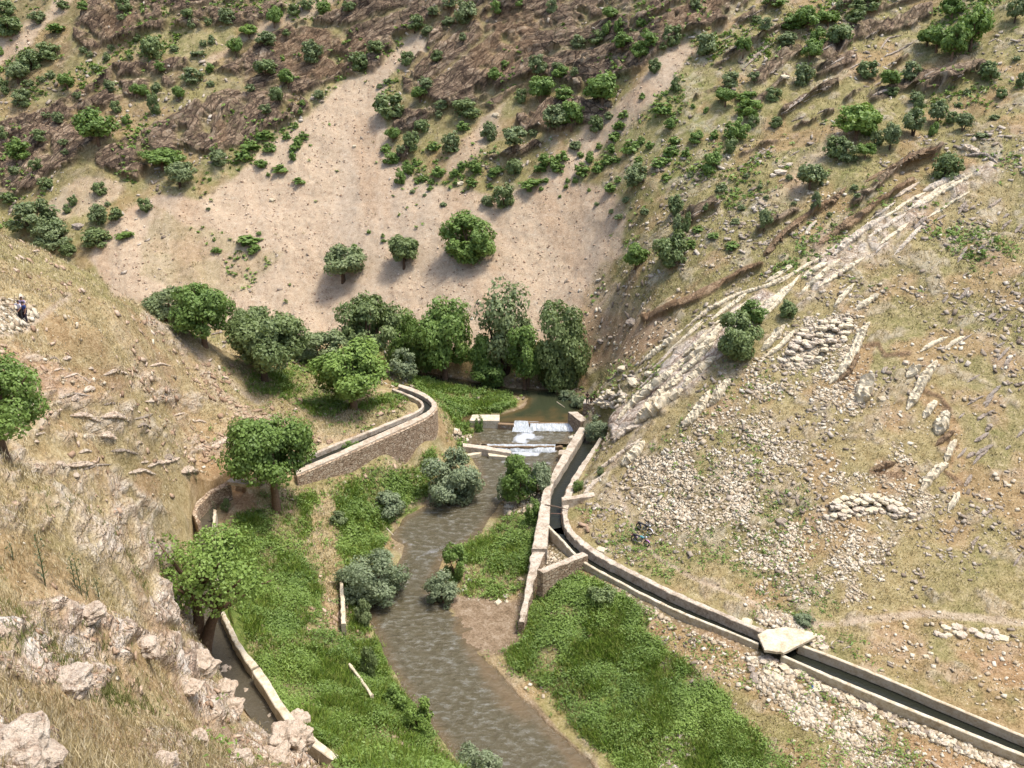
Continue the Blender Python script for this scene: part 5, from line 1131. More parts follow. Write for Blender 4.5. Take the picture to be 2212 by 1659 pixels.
wS = TW[KI['straw']]; wLu = TW[KI['lush']]; wOl = TW[KI['olive']]; wG = TW[KI['grass']]; wLi = TW[KI['light']]
nearL = (XT < 8)
gn = fbm(XT*.4, YT*.4, 1.0, 3)
i = pick((wS+.35*wLi+wOl*.3)*(TR < 40)*nearL*sstep(-.3, .2, gn), 26000, r5)
blades('dry_grass', i, 5, .14, .6, M_STRAW, .07, r5, .5)
i = pick((wS+wOl*.5)*(TR < 45)*nearL*sstep(.05, .35, -gn), 7000, r5)
blades('green_grass', i, 5, .16, .6, M_GGR, .07, r5, .4)
i = pick((wS+.2*wLi+wOl)*(TR > 35)*(TR < 110)*nearL, 24000, r5)
blades('dry_grass', i, 4, .17, .6, M_STRAW, .15, r5, .5)
i = pick((wS+wG+wOl*.8+.15*wRub)*(XT > 8)*(TR > 45)*(TR < 150), 26000, r5)
blades('hill_grass', i, 4, .13, .6, M_TUFT, .2, r5, .6)
i = pick((wOl+wG)*(TR > 110), 14000, r5)
blades('hill_grass', i, 4, .28, .7, M_TUFT, .3, r5, .6)
M_MEAD = grass_mat('meadow_grass', [(0, D(78, 108, 36)), (.4, D(118, 152, 52)), (.7, D(152, 172, 72)), (1, D(192, 190, 120))])
# lush weeds of the valley floor
def weeds(name, idx, per, size, h, mat, r):
    base = jitter(idx, r); hh = h*(.35+1.0*np.clip(.5+1.3*fbm(base[:, 0]*.5, base[:, 1]*.5, 2.2, 3), 0, 1.4))
    p = np.repeat(base, per, 0); H = np.repeat(hh, per); n = len(p)
    p[:, :2] += r.normal(0, .16, (n, 2)); p[:, 2] += H*r.random(n)**.7
    nv = np.tile(np.array([0, 0, 1.0]), (n, 1)); nv[:, :2] += r.normal(0, .5, (n, 2))
    co, f = leaves(p, nv, np.full(n, size)*np.maximum(1, np.repeat(DEP[idx], per)/70), r, 2.4, .3)
    me = np_mesh(name, co, f); base_t = np.clip(.5+.9*fbm(base[:, 0]*.22, base[:, 1]*.22, 8, 3), 0, 1); fattr(me, 'tint', np.repeat(np.clip(np.repeat(base_t, per)*.75+.25*r.random(n), 0, 1), 4)); o = link(name, me, mat); o['kind'] = 'stuff'; o['category'] = 'weeds'; return o
M_WEED = leaf_mat('weed_leaves', (.075, .130, .026), (.235, .330, .068), .25)
i = pick(wLu*(TR < 150)*(YT < 125)*(.25+sstep(-.3, .2, fbm(XT*.6, YT*.6, 99, 3))), 36000, r5); weeds('green_weeds', i, 7, .085, .5, M_WEED, r5)
i = pick(wLu*(TR < 150)*(YT < 125)*sstep(-.25, .1, fbm(XT*.35, YT*.35, 77, 3)), 32000, r5); blades('meadow_grass', i, 5, .5, .6, M_MEAD, .12, r5, .45)
i = pick((TW[KI['mud']]*.4+wOl*.5+TW[KI['soil']]*.3)*(TR < 125)*(XT < 30)*(PVX > 450)*(PVY > 780), 5000, r5); weeds('green_weeds', i, 5, .10, .3, M_WEED, r5)
i = pick((wOl*.6+wG*.3+wD*.15)*(TR > 115)*sstep(.05, .4, fbm(XT*.12, YT*.12, 6, 3)), 5000, r5); weeds('green_weeds', i, 6, .13, .4, M_WEED, r5)
# loose stones
CUBE = np.array([(x, y, z) for x in (-1, 1) for y in (-1, 1) for z in (-1, 1)], float); CF = np.array([(0, 1, 3, 2), (4, 6, 7, 5), (0, 4, 5, 1), (2, 3, 7, 6), (0, 2, 6, 4), (1, 5, 7, 3)])
def stones(name, pts, nor, size, mat, r, flat=.45, elong=1.0, sink=.15):
    n = len(pts); v = CUBE[None]*(1+r.uniform(-.38, .2, (n, 8, 3)))
    sc_ = size[:, None]*np.stack([.5*(.7+.8*r.random(n))*elong, .5*(.6+.6*r.random(n)), .5*flat*(.6+.8*r.random(n))], -1); v = v*sc_[:, None]
    a = r.uniform(0, 6.28, n); ca, sa = np.cos(a)[:, None], np.sin(a)[:, None]
    x = v[..., 0]*ca-v[..., 1]*sa; y = v[..., 0]*sa+v[..., 1]*ca; z = v[..., 2]
    t1 = np.cross(nor, np.array([0, 1.0, 0])); t1 /= np.linalg.norm(t1, axis=1, keepdims=True)+1e-9; t2 = np.cross(nor, t1)
    tilt = r.normal(0, .25, (n, 1))
    z = z+x*tilt
    co = pts[:, None]+t1[:, None]*x[..., None]+t2[:, None]*y[..., None]+nor[:, None]*(z+sc_[:, 2:3]*(1-sink*2))[..., None]
    f = (CF[None]+np.arange(n)[:, None, None]*8).reshape(-1, 4)
    me = np_mesh(name, co.reshape(-1, 3), f); fattr(me, 'tint', np.repeat(r.random(n), 8)); o = link(name, me, mat); o['kind'] = 'stuff'; o['category'] = 'stones'; return o
def smat(name, stops):
    m = NT(name); at = m.n('Attribute', attribute_name='tint'); P = m.n('NewGeometry').outputs['Position']; n1 = m.noise(P, 5, 4)
    m.link(m.ramp(m.math('ADD', m.math('MULTIPLY', at.outputs['Fac'], .7), m.math('MULTIPLY', n1, .35)), stops), m.b.inputs['Base Color']); m.b.inputs['Roughness'].default_value = .95; m.b.inputs['Specular IOR Level'].default_value = .15
    bp = m.n('Bump', Strength=.5, Distance=.08); m.link(n1, bp.inputs['Height']); m.link(bp.outputs[0], m.b.inputs['Normal']); return m.m
M_RUB = smat('loose_limestone', [(0, D(128, 106, 82)), (.3, D(196, 176, 146)), (.62, D(222, 206, 178)), (1, D(248, 240, 218))])
M_SCR = smat('scree_stones', [(0, D(118, 92, 72)), (.35, D(182, 152, 124)), (.7, D(212, 184, 156)), (1, D(240, 222, 200))])
M_GRS = smat('grey_stones', [(0, D(116, 100, 84)), (.4, D(168, 152, 132)), (.8, D(208, 194, 174)), (1, D(232, 222, 204))])
def scat(wt, n, px0, px1, mat, name='rubble', flat=.45, elong=1.0):
    i = pick(wt, n, r5); p = jitter(i, r5); sz = (px0+(px1-px0)*r5.random(len(i))**3)*DEP[i]/FPX
    return stones(name, p, NOR[i], sz, mat, r5, flat, elong)
scat(wRub*(XT > 0)*(.25+sstep(-.3, .3, fbm(XT*.3, YT*.3, 4, 3))), 26000, .6, 3.3, M_RUB, 'rubble', .32, 1.3); scat(wRub*(XT < 0), 2500, 1.5, 6, M_RUB)
d_c, _ = seg_dist(XT, YT, [p[:2] for p in CAN_R], False); scat(wRub*(XT > 8)*(d_c < 6)*(TW[KI['rubble']] > .3), 6500, 1.2, 5.0, M_RUB)
scat(TW[KI['scree']]*(TR > 100), 5000, .5, 1.9, M_SCR, 'scree')
scat((wG+wS+wOl)*(XT > 8)*(TR < 150)*sstep(-.1, .35, fbm(XT*.2, YT*.2, 14, 4)), 6000, .8, 4.0, M_GRS, 'stones', .45, 1.4)
scat((wG+wOl)*(TR > 115)*sstep(-.1, .35, fbm(XT*.1, YT*.1, 14, 4)), 4500, .8, 3.5, M_GRS, 'stones', .45, 1.6)
scat((wS*.35+wLi*1.4)*nearL*(TR < 110)*sstep(-.1, .3, fbm(XT*.25, YT*.25, 9, 3)), 5500, .9, 5, M_SCR, 'stones', .45, 1.4)
scat((TW[KI['soil']]+TW[KI['path']]*.3+TW[KI['mud']]*.5)*(TR < 140), 5000, 1.0, 4.5, M_RUB, 'rubble')
# ------------------------------------------------------------------ single rocks
def rock_mesh(name, seed, sx, sy, sz, sub=2, rough=.25, blocky=.5):
    bm = bmesh.new(); bmesh.ops.create_icosphere(bm, subdivisions=sub, radius=1)
    for v in bm.verts:
        c = v.co.copy(); m = max(abs(c.x), abs(c.y), abs(c.z)); c = c.lerp(c/m*.85, blocky)
        n_ = mnoise.fractal(c*1.3+Vector((seed*3.1, seed, 0)), 1, 2, 4); st_ = mnoise.noise(Vector((seed, 0, c.z*3.5)))
        c *= 1+rough*n_+.12*st_; v.co = Vector((c.x*sx, c.y*sy, c.z*sz))
    me = bpy.data.meshes.new(name); bm.to_mesh(me); bm.free(); return me
RK = [rock_mesh('boulder', i, .5, .42, .32, 2, .3, .8) for i in range(5)]
def boulder(x, y, w, h=None, mat=None, label=None, name='boulder', cat='boulder', group='loose boulders', rz=None, zfix=None):
    p, n_ = hit(x, y); m = mpx(p); me = RK[rnd.randrange(5)].copy(); me.materials.append(mat or M_LIME); me.name = name
    o = bpy.data.objects.new(name, me); C.objects.link(o); o.location = p-Vector((0, 0, .02)); s = w*m; hh = (h or w*.6)*m/.64
    o.scale = (s*1.1, s*1.1, hh); o.rotation_euler = (rnd.uniform(-.15, .15), rnd.uniform(-.15, .15), rnd.uniform(0, 6) if rz is None else rz)
    if label: tag(o, label, cat, group)
    else: auto(o, 'boulder', cat, group, p)
    return o
def slab(pts, w, mat, label, name='rock_slab', hk=.7, seg=3.0, seed=None, cat='rock', group='bedrock slabs on the right hillside', sink=.08):
    """a rib of bedrock that follows a line on the hillside; w = its breadth in picture pixels"""
    P = []; n = max(4, int(sum(math.dist(a, b) for a, b in zip(pts[:-1], pts[1:]))/seg)); L = resample([(a, b, 0) for a, b in pts], n)
    sd_ = seed or rnd.randrange(999)
    for q in L: P.append(hit(q.x, q.y))
    vs = []; K = 8; fs = []
    for i, (p, nn) in enumerate(P):
        t = (P[min(i+1, n-1)][0]-P[max(i-1, 0)][0]); t = t.normalized() if t.length > 1e-4 else Vector((1, 0, 0)); s_ = nn.cross(t).normalized()
        e = i/(n-1); tap = min(1, 4*min(e, 1-e)+.12)**.7*(1+.35*mnoise.noise(Vector((i*.35, sd_, 0))))
        W_ = w*mpx(p)*.5*tap; Hh = W_*hk*2*(.8+.5*mnoise.noise(Vector((i*.6, sd_, 5))))
        for k in range(K):
            a = math.pi*k/(K-1); cx = -math.cos(a); cz = math.sin(a)
            cx = max(-1, min(1, cx*1.15)); cz = min(1, cz*1.25)*(1.15 if k < K/2 else .8)
            j = 1+.3*mnoise.noise(Vector((i*.9, k*.9, sd_)))
            vs.append(p+s_*(W_*cx*j)+nn*(Hh*cz*j-sink*Hh-(.1 if k in (0, K-1) else 0)))
    for i in range(n-1):
        for k in range(K-1): fs.append((i*K+k, i*K+k+1, (i+1)*K+k+1, (i+1)*K+k))
    fs.append(tuple(range(K))[::-1]); fs.append(tuple((n-1)*K+k for k in range(K)))
    me = mesh(name, vs, fs); bm = bmesh.new(); bm.from_mesh(me); bmesh.ops.recalc_face_normals(bm, faces=bm.faces); bm.to_mesh(me); bm.free()
    o = link(name, me, mat); pm = P[n//2][0]
    if label.startswith('*'): auto(o, label[1:], cat, group, pm)
    else: tag(o, label, cat, group)
    return o
def V6(*c): return [(1474.7+x/3, 553+y/3) for x, y in c]
def V3(*c): return [(1474.7+x/3, y/3) for x, y in c]
def V5(*c): return [(737.3+x/3, 553+y/3) for x, y in c]
for pts, w, m, lb in ((V6((950, 830), (1030, 750), (1110, 620), (1160, 500), (1210, 430)), 11, M_LIME, 'longest cream rock rib beside the stone pile on the right hill'),
    (V6((1145, 960), (1180, 860), (1210, 770)), 17, M_LIMEY, 'broad pale wedge shaped slab alone below the brown hollow'),
    (V6((1452, 1000), (1510, 900), (1560, 800), (1645, 685)), 12, M_LIME, 'tall curved white rib topping the first earth scar'),
    (V6((1645, 1160), (1680, 1090), (1710, 1010)), 15, M_LIMEY, 'smooth cream slab at the foot of the middle earth scar'),
    (V6((1545, 1530), (1600, 1440), (1660, 1380), (1720, 1345)), 11, M_LIME, 'jagged pale rib left of the lowest earth scar'),
    (V6((1720, 1655), (1760, 1590), (1790, 1530)), 8, M_LIME, 'slim white rib under the lowest earth scar'),
    (V6((1560, 1055), (1600, 990), (1640, 940)), 9, M_LIMEY, 'short rib inside the first earth scar'),
    (V6((980, 330), (1050, 250), (1110, 180)), 6, M_LIME, 'thin rib at the top of the stony ridge'),
    (V6((1120, 350), (1200, 300), (1270, 250)), 8, M_LIME, '*pale slab at the top of the stony ridge'), (V6((1450, 790), (1490, 760), (1530, 720)), 12, M_LIME, 'blunt white block left of the curved white rib'),
    (V6((510, 620), (590, 530), (660, 450)), 9, M_LIMEY, 'thick cream slab left of the stone pile'), (V6((530, 655), (630, 590), (730, 480)), 7, M_LIMEY, 'second cream slab touching the left edge of the stone pile'),
    (V6((180, 970), (240, 880), (310, 800)), 11, M_LIMEY, 'upright cream blade below the dark double bush'), (V6((1000, 820), (1080, 740), (1140, 620)), 9, M_ORR, 'brown layered rib lying against the longest cream rib'),
    (V6((1640, 1230), (1700, 1180), (1760, 1130)), 7, M_ORR, 'brown rib below the middle earth scar'), (V6((1240, 1390), (1310, 1360), (1380, 1340)), 9, M_ORR, 'brown rock in the dark hollow amid rubble'),
    (V6((1700, 1340), (1730, 1260), (1770, 1190)), 8, M_LIME, '*pale slab between the two lower earth scars')):
    slab(pts, w*1.7, M_LIMEY if m is M_LIME else m, lb, hk=.9)
for c, w in ((((0, 480), (180, 340), (360, 250), (540, 200), (760, 90)), 7), (((0, 650), (180, 520)), 10), (((0, 705), (100, 620), (190, 540), (240, 440)), 11), (((0, 850), (110, 740), (210, 650)), 13), (((0, 1110), (70, 1040), (130, 960), (180, 870)), 14),
             (((0, 760), (120, 640), (200, 560)), 9), (((760, 250), (900, 120), (1020, 20)), 8), (((880, 200), (1100, 60), (1180, 10)), 7), (((480, 440), (620, 300), (760, 120)), 6), (((1540, 620), (1620, 570), (1720, 525)), 7), (((1700, 605), (1760, 560), (1830, 520)), 7)):
    slab(V6(*c), w*1.5, M_LIMEY, '*long pale slanting slab along the near ridge')
for c, w in ((((1370+580, 690), (2080, 590), (2212, 480)), 9), (((1790, 1060), (1900, 950), (2050, 820), (2212, 700)), 11), (((1900, 1085), (2000, 1010), (2100, 930), (2212, 865)), 17), (((1950, 1000), (2080, 880), (2212, 790)), 10), (((1640, 1410), (1800, 1290), (1950, 1180)), 6), (((1820, 1360), (1900, 1290), (1960, 1200)), 15), (((1760, 1200), (1850, 1130), (1930, 1100)), 8), (((1560, 1560), (1640, 1470), (1720, 1400)), 6)):
    slab(V5(*c), w*1.7, M_LIMEY if w > 8 else M_LIME, '*cream slab sloping down towards the canal head')
for c, w, m in ((((970, 1659), (1080, 1560), (1190, 1480), (1320, 1400)), 12, M_LIME), (((1370, 1280), (1450, 1230), (1540, 1180)), 6, M_LIME), (((1220, 1420), (1300, 1370), (1380, 1310)), 6, M_LIME), (((1370, 1655), (1460, 1560), (1560, 1450)), 7, M_LIME), (((1560, 1240), (1700, 1180), (1830, 1140)), 14, M_LIME), (((1250, 1640), (1290, 1600), (1330, 1570)), 5, M_LIME),
                (((790, 1520), (830, 1470), (870, 1430)), 6, M_LIME), (((1780, 960), (1860, 960), (1930, 1000)), 10, M_LIME), (((1830, 1010), (1950, 1000), (2040, 1060)), 8, M_GREYR)):
    slab(V3(*c), w*1.3, m, '*pale slab on the crest of the near ridge')
for c, w in ((((520, 1659), (600, 1590), (680, 1500), (780, 1430)), 13), (((850, 1390), (920, 1340), (980, 1300), (1060, 1210)), 11), (((870, 1590), (960, 1530), (1060, 1440), (1130, 1380)), 15), (((1180, 1180), (1290, 1120), (1400, 1050)), 10), (((1440, 1050), (1530, 1010), (1620, 1000)), 12)):
    slab(V3(*c), w, M_ORR, '*ochre rock band on the flank above the near ridge', hk=.42, seg=1.6)
for c, w in ((((640, 740), (740, 680), (840, 610), (960, 560)), 11), (((870, 740), (940, 705)), 5), (((450, 1060), (520, 1000), (590, 940)), 5), (((400, 440), (500, 340), (600, 270)), 6), (((250, 400), (310, 370)), 5), (((700, 790), (800, 750)), 4), (((1230, 620), (1300, 590), (1380, 570)), 6), (((1300, 370), (1400, 330), (1520, 260)), 5), (((1280, 320), (1330, 250), (1420, 230)), 5))+tuple((((x_, y_), (x_+L_*.5, y_-L_*.3), (x_+L_, y_-L_*.58)), 4+3*(x_*7 % 1)) for x_, y_, L_ in ((330, 160, 110), (420, 120, 100), (250, 270, 70), (380, 230, 90), (560, 230, 80), (300, 330, 60), (440, 380, 100), (560, 480, 60), (900, 330, 80), (960, 420, 90), (1080, 450, 70), (1240, 560, 60), (700, 1010, 60), (480, 1000, 50), (840, 1130, 40), (620, 1180, 40), (1180, 250, 90), (1320, 430, 60), (1560, 500, 70), (1500, 560, 60), (1450, 420, 60), (1750, 520, 70), (1980, 280, 50), (150, 1420, 80), (60, 1400, 60), (300, 1480, 70), (200, 1330, 60), (1900, 620, 60), (1700, 640, 60))):
    slab(V3(*c), w, M_GREYR, '*grey brown rock rib on the upper right slope', group='rock ribs of the far slope')
for k in range(34):
    t = rnd.random()**1.2; q = rnd.uniform(-1, 1)
    if t < .45: u_ = t/.45; x = 1340+u_*300; y = 890-u_*235; a = math.radians(rnd.uniform(36, 44)); sp2 = 42
    else: u_ = (t-.45)/.55; x = 1640+u_*400; y = 655-u_*250; a = math.radians(rnd.uniform(30, 38)); sp2 = 36
    x += q*sp2*math.sin(a); y += q*sp2*math.cos(a); L_ = rnd.uniform(50, 130); w_ = rnd.uniform(6, 13)
    slab([(x, y), (x+L_*.33*math.cos(a), y-L_*.33*math.sin(a)+rnd.uniform(-3, 3)), (x+L_*.66*math.cos(a), y-L_*.66*math.sin(a)+rnd.uniform(-3, 3)), (x+L_*math.cos(a), y-L_*math.sin(a))], w_, M_LIMEY if rnd.random() < .6 else M_LIME, '*pale tilted stratum along the near ridge', hk=.45)
# rows of grey ribs in the grass of the right hill
for k in range(46):
    x = rnd.uniform(1960, 2215); y = rnd.uniform(420, 1280)
    if x < 2060 and y > 760: x += 90
    L_ = rnd.uniform(14, 44); a = math.radians(rnd.uniform(28, 60)); 
    slab([(x, y), (x+L_*.5*math.cos(a), y-L_*.5*math.sin(a)+rnd.uniform(-2, 2)), (x+L_*math.cos(a), y-L_*math.sin(a))], rnd.uniform(4, 9), M_GREYR, '*grey rib in the right hill grass', group='grey ribs in the right hill grass', seg=2.5)
# ledges of the near left slope
for k in range(50):
    x = rnd.uniform(40, 480); y = rnd.uniform(775, 1030)
    if y < 860 and x > 330: continue
    L_ = 10+60*rnd.random()**2; slab([(x, y), (x+L_*.5, y-L_*.12+rnd.uniform(-5, 5)), (x+L_, y-L_*rnd.uniform(-.2, .3))], 4+12*rnd.random()**1.5, M_NEAR if rnd.random() < .75 else M_GREYR, '*stone ledge on the dry left slope', name='rock_ledge', hk=.6, group='ledges of the left slope', seg=3)
for x, y, w, h, m, lb in ((1297, 1190, 21, 20, M_LIMEY, 'squared cream stone block on the canal edge at the bend'), (1613, 1346, 26, 20, M_LIMEY, 'squared brown sided block with a pale top just above the slab bridge'), (1687, 1128, 22, 18, M_GREYR, 'single white grey boulder in the rubble left of the round stone pile'),
    (1905, 862, 16, 14, M_LIMEY, 'white cube like rock right of the pale wedge slab'), (1845, 860, 16, 10, M_LIMEY, 'small white rock left of the pale wedge slab'), (1957, 784, 16, 12, M_LIME, 'white rock on the rim above the earth scars'), (1983, 815, 14, 11, M_GREYR, 'grey white stone on the rim between the earth scars'),
    (1347, 795, 24, 12, M_LIMEY, 'flat cream boulder highest on the bank right of the pool'), (1372, 825, 34, 14, M_LIMEY, 'long flat cream boulder on the bank right of the pool'), (1403, 808, 22, 15, M_LIMEY, 'square cream boulder at the foot of the slanting slabs'), (1368, 697, 30, 14, M_GREYR, 'grey boulder among the bushes above the pool'),
    (1298, 737, 18, 10, M_GREYR, 'small grey boulder on the bare bank above the pool'), (1320, 728, 16, 6, M_GREYR, 'thin grey rock right of the small grey boulder above the pool'), (1075, 1302, 16, 11, M_LIMEY, 'cream stone on the sandbar, left of a pair'), (1094, 1300, 10, 8, M_LIMEY, 'lower of the two small stones on the sandbar'), (1092, 1288, 14, 9, M_LIME, 'upper stone on the sandbar'),
    (1160, 1240, 22, 14, M_GREYR, 'rounded pale boulder at the lower end of the masonry spur wall'), (1145, 1252, 16, 12, M_GREYR, 'grey boulder left of the rounded one at the spur wall end'), (1170, 1252, 14, 10, M_GREYR, 'small grey stone right of the rounded one at the spur wall end'),
    (766, 316, 10, 7, M_LIMEY, 'white rock alone on the pale chute, upper one'), (1072, 248, 14, 10, M_LIMEY, 'white rock on the grassy strip under the central cliffs'), (994, 396, 16, 10, M_LIMEY, 'bright white rock at the top edge of the scree'), (1696, 166, 18, 9, M_LIMEY, 'bright white oblong rock on the upper right slope'),
    (1686, 372, 26, 12, M_LIME, 'largest of the light boulders grouped on the right slope'), (1670, 380, 14, 12, M_LIME, 'left one of the light boulders grouped on the right slope'), (1705, 356, 18, 10, M_LIME, 'right one of the light boulders grouped on the right slope'), (1688, 360, 14, 8, M_LIME, 'top one of the light boulders grouped on the right slope'),
    (1752, 310, 18, 8, M_GREYR, 'flat grey rock on the bare strip of the right slope'), (588, 432, 12, 8, M_LIMEY, 'small white rock on the left part of the scree'), (170, 490, 22, 16, M_GREYR, 'pale boulder between the bushes at far left'), (2000, 1418, 12, 9, M_LIMEY, 'left one of two cream stones below the ruined wall'), (2011, 1412, 10, 8, M_LIMEY, 'right one of two cream stones below the ruined wall')):
    boulder(x, y, w, h, m, lb)
def cluster(n, P, w0, w1, mat, base, group, cat='stone', name='stone_block', hk=.62):
    xs = [p[0] for p in P]; ys = [p[1] for p in P]; k = 0; tries = 0
    while k < n and tries < n*40:
        tries += 1; x = rnd.uniform(min(xs), max(xs)); y = rnd.uniform(min(ys), max(ys))
        if not inside(np.array([x]), np.array([y]), P)[0]: continue
        w = rnd.uniform(w0, w1)
        o = boulder(x, y, w, w*hk, rnd.choice(mat), '', name, cat, group); p = Vector(o.location)
        if n > 60: e_ = -float(sdist(np.array([x]), np.array([y]), P)[0]); o.location.z += min(.75, e_*.05)*rnd.uniform(.3, 1)
        auto(o, base, cat, group, p); k += 1
cluster(34, [(1290, 880), (1285, 862), (1310, 848), (1350, 846), (1350, 862), (1330, 880)], 10, 20, [M_LIMEY, M_LIME], 'cream block heaped right of the platform', 'cream blocks by the lookout')
cluster(90, [(1680, 775), (1725, 720), (1790, 688), (1845, 690), (1830, 730), (1780, 780), (1720, 795)], 9, 18, [M_LIMEY, M_LIME], 'angular stone of the upper sloping pile', 'stones of the upper pile')
cluster(90, [(1770, 1110), (1790, 1085), (1850, 1068), (1920, 1075), (1985, 1120), (1960, 1130), (1900, 1105), (1850, 1115), (1800, 1130)], 10, 19, [M_LIMEY, M_LIME], 'angular stone of the rounded cairn in the rubble', 'stones of the lower cairn')
cluster(26, [(1610, 1440), (1650, 1415), (1700, 1420), (1740, 1450), (1700, 1470), (1630, 1475)], 12, 24, [M_LIMEY, M_LIME, M_GREYR], 'big rough stone heaped before the slab bridge', 'stones at the bridge')
cluster(14, [(1740, 1375), (1775, 1370), (1790, 1400), (1760, 1405)], 10, 18, [M_LIMEY, M_LIME], 'rough stone at the bridge far corner', 'stones at the bridge')
cluster(22, [(2000, 1355), (2040, 1340), (2100, 1352), (2170, 1365), (2168, 1382), (2100, 1375), (2030, 1378)], 12, 24, [M_LIMEY, M_LIME], 'squared stone of the ruined wall', 'stones of the ruined wall')
cluster(12, [(1165, 1020), (1130, 1090), (1085, 1105), (1160, 1065), (1170, 1040)], 10, 18, [M_LIMEY], 'flat cream stone between the willows and the river wall', 'stones below the river wall')
cluster(26, [(1620, 1200), (1760, 1180), (1740, 1240), (1640, 1240)], 7, 12, [M_LIMEY], 'cream stone in the straw under the rubble', 'cream stones on the right hill')
cluster(16, [(1020, 940), (1070, 955), (1060, 962), (1010, 958)], 8, 14, [M_GREYR, M_LIME], 'wet grey stone at the left end of the second rapid', 'stones in the rapids')
cluster(8, [(1205, 960), (1240, 944), (1236, 952), (1212, 966)], 7, 12, [M_LIME], 'small stone at the right end of the second rapid', 'stones in the rapids')
# dry stone row that holds the berm below the canal
for k in range(52):
    t = k/51; x = 1755+t*470; y = 1478+t*205+6*math.sin(k*1.3); o = boulder(x, y, rnd.uniform(12, 20), rnd.uniform(9, 13), rnd.choice([M_LIMEY, M_LIMEY, M_LIME, M_GREYR]), '', 'stone_block', 'stone', 'stones of the berm edge')
    auto(o, 'stone edging the berm below the canal', 'stone', 'stones of the berm edge', Vector(o.location))
# big near rocks
for k, (x, y, w, h, lb) in enumerate(((628, 1600, 92, 74, 'big square jointed rock jutting over the left channel wall'), (640, 1560, 60, 34, 'upper cream boulder resting on the jointed rock'), (575, 1562, 44, 26, 'pale boulder left of the jointed rock'), (600, 1635, 60, 44, 'broken rock under the jointed rock'),
    (352, 1652, 62, 50, 'rounded white boulder at the bottom edge'), (425, 1600, 50, 40, 'pale lumpy boulder above the rounded white one'), (410, 1485, 52, 26, 'smooth white boulder in dry grass above the channel'), (480, 1492, 60, 32, 'smooth pale boulder at the channel lip'), (490, 1455, 34, 30, 'upright pale block by the channel lip'), (505, 1525, 44, 34, 'pinkish rock lying just below the smooth one at the channel lip'),
    (530, 1500, 26, 26, 'small cream rock at the very edge of the channel'), (20, 1650, 190, 150, 'huge cracked pinkish rock filling the bottom left corner'), (90, 1640, 70, 90, 'dark jointed flank of the huge corner rock'), (430, 1440, 70, 60, 'craggy end of the pale rock crest above the channel'), (315, 1400, 60, 44, 'craggy block in the middle of the pale rock crest'), (195, 1325, 66, 34, 'pale block at the upper end of the rock crest'), (150, 1480, 100, 60, 'ragged leaning rock in the dry grass at left'), (520, 1640, 50, 40, 'rough rock at the bottom beside the channel wall'))):
    p, n_ = hit(x, y); m = mpx(p); me = rock_mesh('rock_outcrop', 20+k, .5, .45, .5, 5 if w > 80 else 4, .34, .45); me.materials.append(M_NEAR)
    o = bpy.data.objects.new('rock_outcrop', me); C.objects.link(o); o.location = p; o.scale = (w*m, w*m, h*m); o.rotation_euler = (.1, -.2, rnd.uniform(-.6, .6)); tag(o, lb, 'rock', 'rocks of the near slope')
# thistles
M_STALK = leaf_mat('stalk_green', (.07, .09, .035), (.14, .16, .07), .15)
for x, yb, h, lb in ((98, 1265, 122, 'tallest dry thistle stalk, with branching top, alone at left'), (163, 1270, 80, 'thistle stalk left of a pair in the near grass'), (176, 1285, 86, 'tallest of the two paired thistle stalks'), (190, 1290, 48, 'short thistle stalk right of the paired ones'), (216, 1300, 60, 'thin thistle stalk right of the short one'), (28, 1210, 44, 'thin stalk near the left edge'), (472, 1465, 44, 'thin stalk standing at the channel lip'),
                     (458, 1135, 40, 'leafy stalk on the dry slope above the culvert'), (410, 1040, 40, 'spindly stalk left of the red earth patch'), (425, 1045, 44, 'spindly stalk in the red earth patch'), (465, 1120, 44, 'spindly stalk nearest the culvert')):
    p, _ = hit(x, yb); m = mpx(p); H = h*m; mb = MB(); r_ = .012+.004*H; top = Vector((rnd.uniform(-.05, .05), 0, H)); mb.tube([(0, 0, -.05), top*.5+Vector((.02, 0, 0)), top], [r_, r_*.8, r_*.4], 6)
    lv = MB()
    for k in range(int(16+H*8)):
        z = H*(.12+.85*k/(16+H*8)); a = k*2.4; l = H*.10*(1.1-.6*z/H)+.03
        c_ = Vector((0, 0, z)); d_ = Vector((math.cos(a)*l, math.sin(a)*l, l*.7)); s_ = d_.cross(Vector((0, 0, 1))).normalized()*l*.16
        lv.add([c_, c_+d_*.5+s_, c_+d_, c_+d_*.5-s_], [(0, 1, 2, 3)])
        if z > H*.6 and k % 3 == 0: mb.tube([c_, c_+d_*1.3], [r_*.5, r_*.3], 5); mb.ell(c_+d_*1.4, (r_*1.8,)*3, 6, 4)
    o = empty('thistle', p, lb, 'thistle', 'thistle stalks'); mb.build('stem', M_STALK, o); lv.build('leaf_cluster', M_STALK, o)
